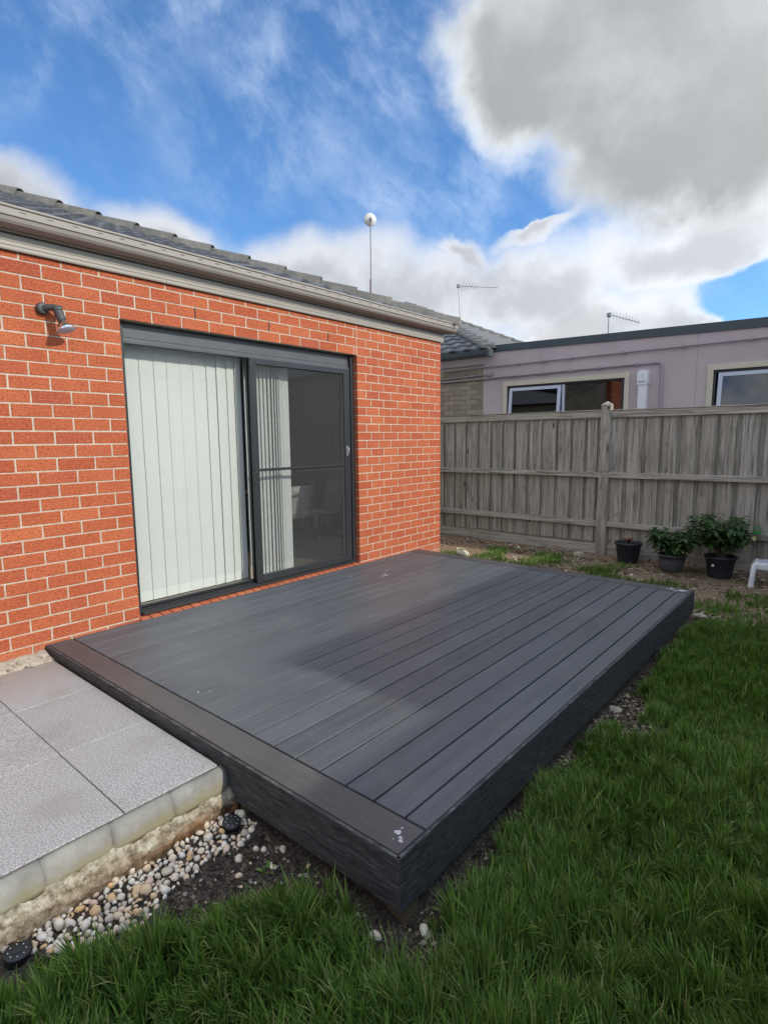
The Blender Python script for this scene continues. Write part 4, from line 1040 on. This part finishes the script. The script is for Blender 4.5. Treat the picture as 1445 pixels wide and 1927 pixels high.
# weeds and tufts
def weed(x_, y_, rad, n_, lab, m=None, ln=.05):
    t_ = MB(); z0 = float(ground_z(x_, y_))
    for k_ in range(n_):
        a = random.uniform(0, 6.28); r_ = rad*random.random(); leaf_into(t_, (r_*math.cos(a)*.5, r_*math.sin(a)*.5, 0), (math.cos(a), math.sin(a), random.uniform(.25, 1.2)), ln*random.uniform(.6, 1.2), ln*.30, .3)
    o = t_.build('weed', m or M['leaf'], None, (x_, y_, z0), fix=False); tag(o, lab, 'weed')
weed(2.46, -.760, .02, 12, 'tiny green weed in the dark soil between deck and lawn', M['grass'], .045)
weed(2.91, -.90, .06, 26, 'soft clover weed at the lawn edge below the deck corner', M['grass'], .040)
weed(1.12, 5.30, .05, 22, 'yellow green weed at the foot of the fence plinth', M['grass'], .050)
weed(.52, 5.02, .10, 20, 'withered dark reddish plant in the ground before the fence', M['red_leaf'], .07)

# ================================================================== BACK FENCE
fence = empty('paling_fence', (0, YF, ZG), label='weathered grey timber paling fence behind the pots', cat='fence')
def fchild(name, mb, m, kind=None): return mb.build(name, m, fence, (0, -YF, -ZG), kind=kind)
FT = 1.60
cen = [-1.238, -1.138, -.936, -.729, -.508, -.293, -.095, .106, .311, .522, .744, .954, 1.149, 1.306]
# front palings between the dark gaps, back palings behind the gaps
gaps = [(-1.95, .03), (-1.74, .04), (-1.54, .03), (-1.34, .03), (-1.138, .03), (-.936, .032), (-.729, .034), (-.508, .034), (-.293, .042), (-.095, .034), (.106, .034), (.311, .034), (.522, .040), (.744, .040), (.954, .038), (1.149, .040), (1.306, .02),
        (1.473, .014), (1.667, .046), (1.885, .048), (2.085, .040), (2.285, .045), (2.495, .051), (2.699, .041), (2.908, .057), (3.128, .050), (3.34, .044), (3.55, .05), (3.76, .044), (3.97, .05), (4.18, .05), (4.39, .044), (4.60, .05), (4.81, .04), (5.0, .04)]
for (a, wa), (b, wb) in zip(gaps[:-1], gaps[1:]):
    x0, x1 = a+wa/2, b-wb/2; ph = random.uniform(-.003, .003); mb = MB().cbox(x0, x1, YF+ph, YF+.014+ph, -.10 if x1 < 1.45 else -.135, FT, .0015)
    mb.v = [(x_+(.004*math.sin(z_*3+a*9)), y_, z_) for x_, y_, z_ in mb.v]
    fchild('paling', mb, M['paling'])
for a, wa in gaps[:-1]:
    mb = MB().cbox(a-.05, a+.05, YF+.040, YF+.054, -.12, FT-.005, .0015); fchild('paling', mb, M['paling'])
def rail(x0, x1, z0, z1, name='rail', y0=YF-.040, y1=YF-.004, m='rail_timber'):
    mb = MB(); n_ = 12
    for k_ in range(n_+1):
        x_ = x0+(x1-x0)*k_/n_; w_ = .003*math.sin(x_*2.1+z0*9)
        for (a, b) in ((y0+.002, z0+.003), (y1, z0), (y1, z1), (y0+.002, z1-.003)): mb.v.append((x_, a, b+w_))
    for k_ in range(n_):
        for j in range(4): mb.f.append((k_*4+j, k_*4+(j+1) % 4, k_*4+4+(j+1) % 4, k_*4+4+j)); mb.sm.append(False)
    mb.f += [(0, 1, 2, 3), (n_*4+3, n_*4+2, n_*4+1, n_*4)]; mb.sm += [False]*2
    fchild(name, mb, M[m])
rail(-2.0, 1.355, 1.548, 1.640); rail(1.482, 4.98, 1.548, 1.636)
rail(-2.0, 1.395, .768, .838, y0=YF-.062); rail(1.399, 4.98, .772, .842, y0=YF-.062)
rail(-2.0, 1.432, .112, .186, y0=YF-.060); rail(1.444, 4.98, .118, .190, y0=YF-.060)
fchild('top_capping', MB().cbox(-2.0, 1.355, YF-.048, YF+.036, 1.6415, 1.652, .002), M['rail_timber']); fchild('top_capping', MB().cbox(1.482, 4.98, YF-.048, YF+.036, 1.6375, 1.648, .002), M['rail_timber'])
rail(-2.0, 1.352, -.262, -.128, 'plinth_board', YF-.030, YF-.003); rail(1.482, 4.98, -.275, -.138, 'plinth_board', YF-.006, YF-.0005)
for xp in (1.418, -1.9, 4.1):
    mb = MB().cbox(xp-.062, xp+.062, YF-.066, YF-.0035, ZG-.2, .768, .003) if xp == 1.418 else MB().cbox(xp-.05, xp+.05, YF+.036, YF+.13, ZG-.2, 1.55, .003)
    fchild('post', mb, M['post_timber'])
fchild('post', MB().cbox(1.357, 1.480, YF-.062, YF+.034, .8425, 1.690, .003), M['post_timber'])
mb = MB(); c0 = (1.4185, YF-.014); r_ = .060
mb.cbox(c0[0]-r_, c0[0]+r_, c0[1]-.050, c0[1]+.050, 1.6905, 1.716, .002)
mb.add([(c0[0]-r_*1.02, c0[1]-.051, 1.716), (c0[0]+r_*1.02, c0[1]-.051, 1.716), (c0[0]+r_*1.02, c0[1]+.051, 1.716), (c0[0]-r_*1.02, c0[1]+.051, 1.716), (c0[0], c0[1], 1.762)], [(0, 1, 4), (1, 2, 4), (2, 3, 4), (3, 0, 4), (3, 2, 1, 0)])
fchild('post_cap', mb, M['post_timber'])

# side fence behind the camera: its top edge throws the shade over the lawn
sf = empty('paling_fence', (XF, 1.0, ZG), label='timber boundary fence along the right side of the lawn, behind the viewer', cat='fence')
pl_me = MB().cbox(0, .014, 0, .150, 0, 1.88, .0015).mesh('paling', M['paling'])
y_ = -7.0; k_ = 0
while y_ < YF-.15: o = obj('paling', pl_me, sf, ((k_ % 2)*.016, y_-1.0, -.02)); y_ += .128; k_ += 1
for z0, z1 in ((.30, .375), (1.0, 1.075), (1.80, 1.88)): MB().cbox(-.045, -.001, -8.0, YF-1.04, z0, z1, .002).build('rail', M['rail_timber_long'], sf)
for y_ in (-6.5, -3.9, -1.3, 1.3, 3.9): MB().cbox(-.11, -.047, y_-1, y_-.9, -.2, 1.86, .003).build('post', M['post_timber'], sf)

# ================================================================== NEIGHBOURING MAUVE BUILDING
YN = 6.90
nb = empty('mauve_building', (0, YN, ZG), label='mauve rendered flat roofed building beyond the back fence', cat='building')
def nchild(name, mb, m, parent=None):
    if parent is None: return mb.build(name, m, nb, (0, -YN, -ZG))
    return mb.build(name, m, parent)
wl = MB(); holes = [(-.70, 1.225, .9, 2.165), (2.378, 4.4, .9, 2.178)]
xa = -1.17
wl.box(-1.17, -.70, YN, YN+.2, ZG, 2.80); wl.box(1.225, 2.378, YN, YN+.2, ZG, 2.74); wl.box(4.4, 9, YN, YN+.2, ZG, 2.70)
wl.box(-.70, 1.225, YN, YN+.2, 2.165, 2.75); wl.box(-.70, 1.225, YN, YN+.2, ZG, .9); wl.box(2.378, 4.4, YN, YN+.2, 2.178, 2.72); wl.box(2.378, 4.4, YN, YN+.2, ZG, .9)
nchild('wall', wl, M['mauve'])
rb = MB().box(-.93, 9, YN+.2, YN+7, 2.40, 2.50); rb.box(8.8, 9, YN+.2, YN+7, ZG, 2.4); rb.box(-1.17, 9, YN+6.8, YN+7, ZG, 2.4); nchild('flat_roof', rb, M['flashing_paint'])
# parapet flashing, falling slightly to the right
pc = MB(); pc.v = [(-1.02, YN-.02, 2.762), (-1.02, YN-.02, 2.868), (9, YN-.02, 2.570), (9, YN-.02, 2.690), (-1.02, YN+.22, 2.762), (-1.02, YN+.22, 2.868), (9, YN+.22, 2.57), (9, YN+.22, 2.69)]
sl_ = (2.673-2.762)/(2.953+1.02); pc.v = [(x_, y_, (2.762 if i % 2 == 0 else 2.872)+sl_*(x_+1.02)+(.0 if i % 2 == 0 else .002*(x_+1))) for i, (x_, y_, z_) in enumerate(pc.v)]
pc.f = [(0, 2, 3, 1), (4, 5, 7, 6), (1, 3, 7, 5), (0, 4, 6, 2), (0, 1, 5, 4), (2, 6, 7, 3)]; pc.sm = [False]*6
nchild('parapet_flashing', pc, M['flashing_paint'])
nchild('wall_joint', MB().box(2.165, 2.171, YN-.0015, YN+.01, 1.2, 2.70), M['pipe_paint']); nchild('wall_joint', MB().box(-.10, -.096, YN-.0012, YN+.01, 2.3, 2.72), M['pipe_paint'])
def window(x0, x1, z0, z1, split, cream=.072):
    w_ = empty('window', (0, 0, 0)); w_.parent = nb; w_.location = (0, -YN, -ZG)
    f_ = MB(); c_ = cream
    f_.cbox(x0-c_, x1+c_, YN-.022, YN-.001, z1, z1+c_, .002); f_.cbox(x0-c_, x0, YN-.022, YN-.001, z0-c_, z1-.001, .002); f_.cbox(x1, x1+c_, YN-.022, YN-.001, z0-c_, z1-.001, .002); f_.cbox(x0-c_, x1+c_, YN-.022, YN-.001, z0-2*c_, z0-c_-.001, .002)
    f_.build('cream_surround', M['cream_frame'], w_)
    g_ = MB(); s_ = .030
    g_.cbox(x0+.001, x1-.001, YN+.01, YN+.06, z1-s_, z1-.001, .002); g_.cbox(x0+.001, x0+s_, YN+.01, YN+.06, z0, z1-s_-.001, .002); g_.cbox(x1-s_-.02, x1-.001, YN+.01, YN+.06, z0, z1-s_-.001, .002)
    g_.build('window_frame', M['door_aluminium'], w_)
    return w_
w1 = window(-.70, 1.225, .9, 2.165, .28)
MB().box(.30, 1.18, YN+.035, YN+.041, .9, 2.13).build('pane', M['dark_glass'], w1)
MB().cbox(.262, .300, YN+.006, YN+.058, .9, 2.134, .002).build('mullion', M['window_silver'], w1)
# awning sash standing slightly open: silver painted frame, dark glass
sa = MB(); ax0, ax1, zt_, zb = -.655, .245, 2.128, .92
def sash(mb, x0, x1, zt_, zb, push):
    def P_(x_, z_): u = (zt_-z_)/(zt_-zb); return (x_, YN-.004-push*u, z_)
    w_ = .050
    for (a, b, c_, d_) in (((x0, zt_), (x1, zt_), (x1-w_, zt_-w_), (x0+w_, zt_-w_)), ((x1, zt_), (x1, zb), (x1-w_, zb), (x1-w_, zt_-w_)), ((x0+w_, zt_-w_), (x0+w_, zb), (x0, zb), (x0, zt_))):
        vs = [P_(*q_) for q_ in (a, b, c_, d_)]; vs2 = [(x_, y_+.03, z_) for x_, y_, z_ in vs]
        mb.add(vs+vs2, [(0, 1, 2, 3), (7, 6, 5, 4), (0, 4, 5, 1), (1, 5, 6, 2), (2, 6, 7, 3), (3, 7, 4, 0)])
    return [(P_(x0+w_, zt_-w_)), P_(x1-w_, zt_-w_), P_(x1-w_, zb), P_(x0+w_, zb)]
gv = sash(sa, ax0, ax1, zt_, zb, .12); so_ = sa.build('sash', M['window_silver'], w1)
MB().add([(x_, y_+.012, z_) for x_, y_, z_ in gv]+[(x_, y_+.018, z_) for x_, y_, z_ in gv], [(0, 1, 2, 3), (7, 6, 5, 4), (0, 4, 5, 1), (2, 6, 7, 3), (1, 5, 6, 2), (3, 7, 4, 0)]).build('pane', M['dark_glass'], w1)
w2 = window(2.378, 4.4, .9, 2.178, 3.4)
sa = MB(); gv = sash(sa, 2.44, 3.40, 2.140, .92, .12); sa.build('sash', M['window_silver'], w2)
MB().add([(x_, y_+.012, z_) for x_, y_, z_ in gv]+[(x_, y_+.018, z_) for x_, y_, z_ in gv], [(0, 1, 2, 3), (7, 6, 5, 4), (0, 4, 5, 1), (2, 6, 7, 3), (1, 5, 6, 2), (3, 7, 4, 0)]).build('pane', M['dark_glass'], w2)
MB().cbox(3.42, 3.46, YN+.006, YN+.058, .9, 2.147, .002).build('mullion', M['window_silver'], w2); MB().box(3.46, 4.35, YN+.035, YN+.041, .9, 2.147).build('pane', M['dark_glass'], w2)
MB().box(-1.0, 4.6, YN+.40, YN+.42, .8, 2.4).build('dark_interior', M['dark_render'], nb, (0, -YN, -ZG))
# service pipes clipped to the wall
yp = YN-.035
def pipe(name, pts, r_, clips=()):
    o = MB().tube(pts, r_, 10).build(name, M['pipe_paint'], nb, (0, -YN, -ZG))
    for (x_, z_) in clips: MB().cbox(x_-.014, x_+.014, YN-.054, YN-.001, z_-r_-.008, z_+r_+.008, .002).build('pipe_clip', M['pipe_paint'], o)
pipe('service_pipe', [(-2.0, yp, 2.548), (-1.97, yp, 2.52), (-1.90, yp, 2.503), (-1.17, yp, 2.514), (2.96, yp, 2.536), (6, yp, 2.55)], .0125, [(x_, 2.514+.0053*(x_+1.17)) for x_ in (-.49, -.04, .41, 1.2, 2.0, 2.8)])
pipe('service_pipe', [(-2.3, yp, 2.314), (1.68, yp, 2.343), (1.715, yp, 2.335), (1.735, yp, 2.30), (1.745, yp, .9)], .0165, [(x_, 2.326+.0063*(x_+.5)) for x_ in (-1.07, -.49, -.04, .41, .85, 1.40)])
pipe('service_pipe', [(-2.3, yp, 2.366), (-1.02, yp, 2.388)], .0105, [(-1.75, 2.376), (-1.38, 2.382)])
pipe('service_pipe', [(-2.3, yp, 2.565), (-1.14, yp, 2.568)], .010)
MB().lathe([(0, 0), (.042, 0), (.042, .04), (.034, .046), (0, .046)], 20, (-1.017, YN-.001, 2.389), (0, -1, 0)).build('junction_box', M['pipe_paint'], nb, (0, -YN, -ZG))
# white flue cowl over its duct
fl = MB(); fl.cbox(1.440, 1.560, YN-.10, YN-.001, .9, 2.040, .006); o = fl.build('duct_cover', M['white_plastic'], nb, (0, -YN, -ZG))
fl = MB(); fl.prism([(1.428, 2.035), (1.572, 2.035), (1.578, 2.06), (1.578, 2.215), (1.560, 2.242), (1.52, 2.252), (1.475, 2.252), (1.440, 2.242), (1.424, 2.215), (1.424, 2.06)], 'y', YN-.125, YN-.001)
cw = MB(); cw.v = []; fl2 = MB()
pr = [(1.428, 2.035), (1.556, 2.035), (1.574, 2.06), (1.576, 2.215), (1.560, 2.242), (1.52, 2.252), (1.475, 2.252), (1.440, 2.242), (1.424, 2.215), (1.424, 2.06)]
n_ = len(pr); cw.add([(x_, YN-.001, z_) for x_, z_ in pr]+[(1.5+(x_-1.5)*.94, YN-.115, 2.14+(z_-2.14)*.95) for x_, z_ in pr], [(i, (i+1) % n_, n_+(i+1) % n_, n_+i) for i in range(n_)]+[tuple(range(n_, 2*n_))])
cw.build('duct_cowl', M['white_plastic'], nb, (0, -YN, -ZG))
gl_ = MB(); [gl_.box(1.445, 1.545, YN-.1175, YN-.112, 2.068+k_*.011, 2.073+k_*.011) for k_ in range(3)]; gl_.box(1.498, 1.503, YN-.1175, YN-.112, 2.13, 2.20); gl_.build('vent_louvres', M['pipe_paint'], nb, (0, -YN, -ZG))
# yagi antenna on a mast
def antenna(root, mast_base, head, boom, elements, r_, label, m='galvanised'):
    t_ = empty('tv_antenna', mast_base, label=label, cat='antenna', group='television antennas'); o0 = Vector(mast_base)
    MB().tube([(0, 0, 0), Vector(head)-o0], r_, 8).build('mast', M['galvanised'], t_)
    h_ = Vector(head)-o0; b_ = Vector(boom)-o0; dd = (b_-h_)
    MB().tube([h_-dd*.03, b_], r_*.8, 8).build('boom', M['galvanised'], t_)
    return t_, h_, b_
t_, h_, b_ = antenna(None, (.405, 8.5, 2.50), (.40, 8.5, 3.435), (.585, 9.62, 3.435), 10, .014, 'short television antenna with many vertical elements above the flat roof')
for k_ in range(9):
    p_ = h_.lerp(b_, .14+k_*.1); l_ = .085-.004*k_; MB().tube([p_+Vector((0, 0, -l_)), p_+Vector((0, 0, l_))], .0045, 6).build('element', M['galvanised'], t_)
MB().cbox(-.04, .04, -.03, .03, .89, .96, .004).build('clamp', M['galvanised'], t_)

# tiled house to the left of it
HB = empty('tiled_house', (-1.17, YN, ZG), label='tan brick house with grey tiled hip roof left of the mauve building', cat='house')
def hchild(name, mb, m, parent=HB, kind=None):
    loc = (1.17, -YN, -ZG) if parent is HB else (0, 0, 0); return mb.build(name, m, parent, loc, kind=kind)
hchild('wall', MB().box(-12, -1.172, YN+.012, YN+.22, ZG, 2.70).box(-12, -11.8, YN+.22, 13.8, ZG, 2.7).box(-12, -1.3, 13.6, 13.8, ZG, 2.7), M['mortar'])
tb_ = MB().cbox(0, .228, 0, .03, 0, .078, .002).mesh('brick', M['tan'])
for c_ in range(34):
    z_ = ZG+.004+c_*.086
    if z_ < 1.45 or z_+.08 > 2.52: continue
    x_ = -1.175-.23-(.12 if c_ % 2 else 0)
    if c_ % 2: o = obj('brick', MB().cbox(0, .11, 0, .03, 0, .078, .002).mesh('brick', M['tan']), HB, (-1.285+1.17, .0, z_-ZG))
    while x_ > -3.0: obj('brick', tb_, HB, (x_+1.17, .0, z_-ZG)); x_ -= .238
hchild('eave_panel', MB().box(-12, -1.14, YN-.012, YN-.002, 2.575, 2.74), M['mauve'])
kb = .42; ex, ey, ez = -.97, 6.74, 2.775; yend = 13.9; tt = 8.2
RB = MB().add([(ex, ey, ez), (ex, yend, ez), (ex-(yend-ey), yend, ez+kb*(yend-ey))], [(0, 1, 2)]); RB.add([(ex, ey, ez), (ex-(yend-ey), yend, ez+kb*(yend-ey)), (-13, yend, ez+kb*(yend-ey)), (-13, ey, ez)], [(0, 1, 2, 3)]); RB.add([(ex, yend, ez), (-13, yend, ez), (-13, yend, ez+kb*(yend-ey)), (ex-(yend-ey), yend, ez+kb*(yend-ey))], [(0, 1, 2, 3)])
RB = hchild('roof', RB, M['roof_grey'])
RBl = Vector((1.17, -YN, -ZG)); PB = math.atan(kb)
ft = MB(); n_ = len(prof); ft.v = [(u, 0, v) for u, v in prof]+[(u, TL*1.06, v-.024) for u, v in prof]+[(u, 0, v-.030) for u, v in prof]
ft.f = [(i, i+1, n_+i+1, n_+i) for i in range(n_-1)]+[(i, i+1, 2*n_+i+1, 2*n_+i) for i in range(n_-1)]; ft.sm = [True]*(n_-1)+[False]*(n_-1)
ftm = ft.mesh('roof_tile', M['roof_tile_far'])
for row in range(7):
    yy = ey-.03+row*TL*math.cos(PB); zz = ez+.035+row*TL*math.sin(PB); x_ = ex-.33-row*TL*math.cos(PB)
    for k_ in range(9):
        xx = x_-k_*TW
        o = obj('roof_tile', ftm, RB, (xx, yy, zz)); o.rotation_euler.x = PB
# hip and verge caps
def caps(name, p0, dr, n_, L_, w_, parent):
    dr = Vector(dr).normalized(); sd2 = dr.cross(Vector((0, 0, 1))).normalized(); up2 = sd2.cross(dr); mb = MB(); q_ = 7
    for e, s_ in enumerate((0, L_*1.05)):
        for j in range(q_): a = math.pi*j/(q_-1); mb.v.append(tuple(dr*s_+sd2*math.cos(a)*w_+up2*(math.sin(a)*w_*.55+(.018 if e == 0 else -.006))))
    mb.f = [(j, j+1, q_+j+1, q_+j) for j in range(q_-1)]+[tuple(range(q_))]; mb.sm = [True]*(q_-1)+[False]
    me = mb.mesh(name, M['roof_grey'])
    for k_ in range(n_): obj(name, me, parent, Vector(p0)+dr*L_*k_)
caps('ridge_cap', (ex, ey, ez+.02), (-1, 1, kb), 14, .42, .12, RB)
caps('ridge_cap', (ex, yend, ez+.0), (-1, 0, kb), 20, .40, .13, RB)
gt = MB().prism([(6.62, 2.77), (6.605, 2.765), (6.615, 2.70), (6.64, 2.665), (6.74, 2.665), (6.74, 2.67), (6.645, 2.67), (6.62, 2.705)], 'x', -12, -.94); g2 = hchild('gutter', gt, M['flashing_paint'])
hchild('gutter_end', MB().cbox(-.945, -.885, 6.60, 6.74, 2.655, 2.775, .004), M['flashing_paint'], g2)
# antenna with a long boom at the verge
t_, h_, b_ = antenna(None, (-5.96, 13.62, 4.72), (-6.05, 13.62, 6.00), (-5.22, 14.62, 6.00), 8, .016, 'television antenna with long boom and slanting elements above the tiled roof')
rt = (b_-h_).normalized().cross(Vector((0, 0, 1)))
for k_ in range(6):
    p_ = h_.lerp(b_, .10+k_*.075); l_ = .20-.018*k_; MB().tube([p_-rt*l_*.8+Vector((0, 0, -l_*.5)), p_+rt*l_*.8+Vector((0, 0, l_*.5))], .006, 6).build('element', M['galvanised'], t_)
MB().tube([(0, .1, .15), (-.25, .1, .0)], .008, 6).build('stay', M['galvanised'], t_)
MB().cbox(h_.x-.05, h_.x+.05, h_.y-.04, h_.y+.04, h_.z-.05, h_.z+.05, .006).build('clamp', M['galvanised'], t_)
# satellite dish on a tall pole
dp = Vector((-8.90, 12.7, 5.33)); ds = empty('satellite_dish', dp, label='small round dish on a tall thin pole behind the brick house roof', cat='satellite dish')
top_ = Vector((-8.872, 12.7, 8.408))-dp; vd = (Vector(CAM)-Vector((-8.87, 12.7, 8.4))).normalized(); dn = -Vector((-.75, .60, .12)).normalized()
MB().tube([(0, 0, 0), (0, 0, 1.2)], .026, 8).build('lower_pole', M['rusty_steel'], ds); MB().tube([(0.02, 0, .70), (top_.x*.9, 0, top_.z-.10)], .017, 8).build('pole', M['pole_paint'], ds)
rd_ = .20; pr = [(0, .0)]+[(rd_*math.sin(a)/math.sin(.95), .30*rd_*(1-math.cos(a))/(1-math.cos(.95))) for a in np.linspace(.12, .95, 7)]+[(rd_*1.03, .30*rd_+.004), (rd_*1.0, .30*rd_+.012), (rd_*.6, .10*rd_+.010), (0, .010)]
MB().lathe(pr, 32, top_, -dn).build('reflector', M['dish_paint'], ds)
MB().cbox(top_.x+.02, top_.x+.09, top_.y-.09, top_.y-.02, top_.z-.10, top_.z+.02, .006).tube([top_+dn*.0, top_+dn*.09, top_+dn*.09-Vector((0, 0, .12))], .016, 8).build('bracket', M['pole_paint'], ds)
MB().tube([top_-dn*.05, top_-dn*.20], .010, 8).build('feed_arm', M['dish_paint'], ds)

# ================================================================== HOUSE EAST OF THE SIDE FENCE (seen mirrored in the door glass)
EH = empty('side_house', (9, 5, ZG), label='neighbouring brick house with tiled roof beyond the side fence', cat='house')
ehl = (-9, -5, -ZG)
MB().box(6.65, 6.85, 1.6, 12, ZG, 2.55).box(6.85, 15, 1.6, 1.8, ZG, 2.55).box(6.85, 15, 11.8, 12, ZG, 2.55).box(14.8, 15, 1.8, 11.8, ZG, 2.55).build('wall', M['tan'], EH, ehl)
a0, a1, b0, b1, ze = 6.20, 15.4, 1.15, 12.4, 2.66; hw = (a1-a0)/2
RE = MB().add([(a0, b0, ze), (a1, b0, ze), (a1, b1, ze), (a0, b1, ze), (a0+hw, b0+hw, ze+.36*hw), (a0+hw, b1-hw, ze+.36*hw)], [(0, 1, 4), (1, 2, 5, 4), (2, 3, 5), (3, 0, 4, 5), (3, 2, 1, 0)]).build('roof', M['roof_tile_far'], EH, ehl)
MB().box(6.12, 6.199, 1.1, 12.45, 2.55, 2.67).build('gutter', M['gutter_paint'], EH, ehl)
MB().tube([(7.4, 5.6, 2.9), (7.4, 5.6, 3.55)], .06, 10).tube([(7.4, 5.6, 3.55), (7.4, 5.6, 3.60)], .11, 10).build('flue', M['galvanised'], EH, ehl)
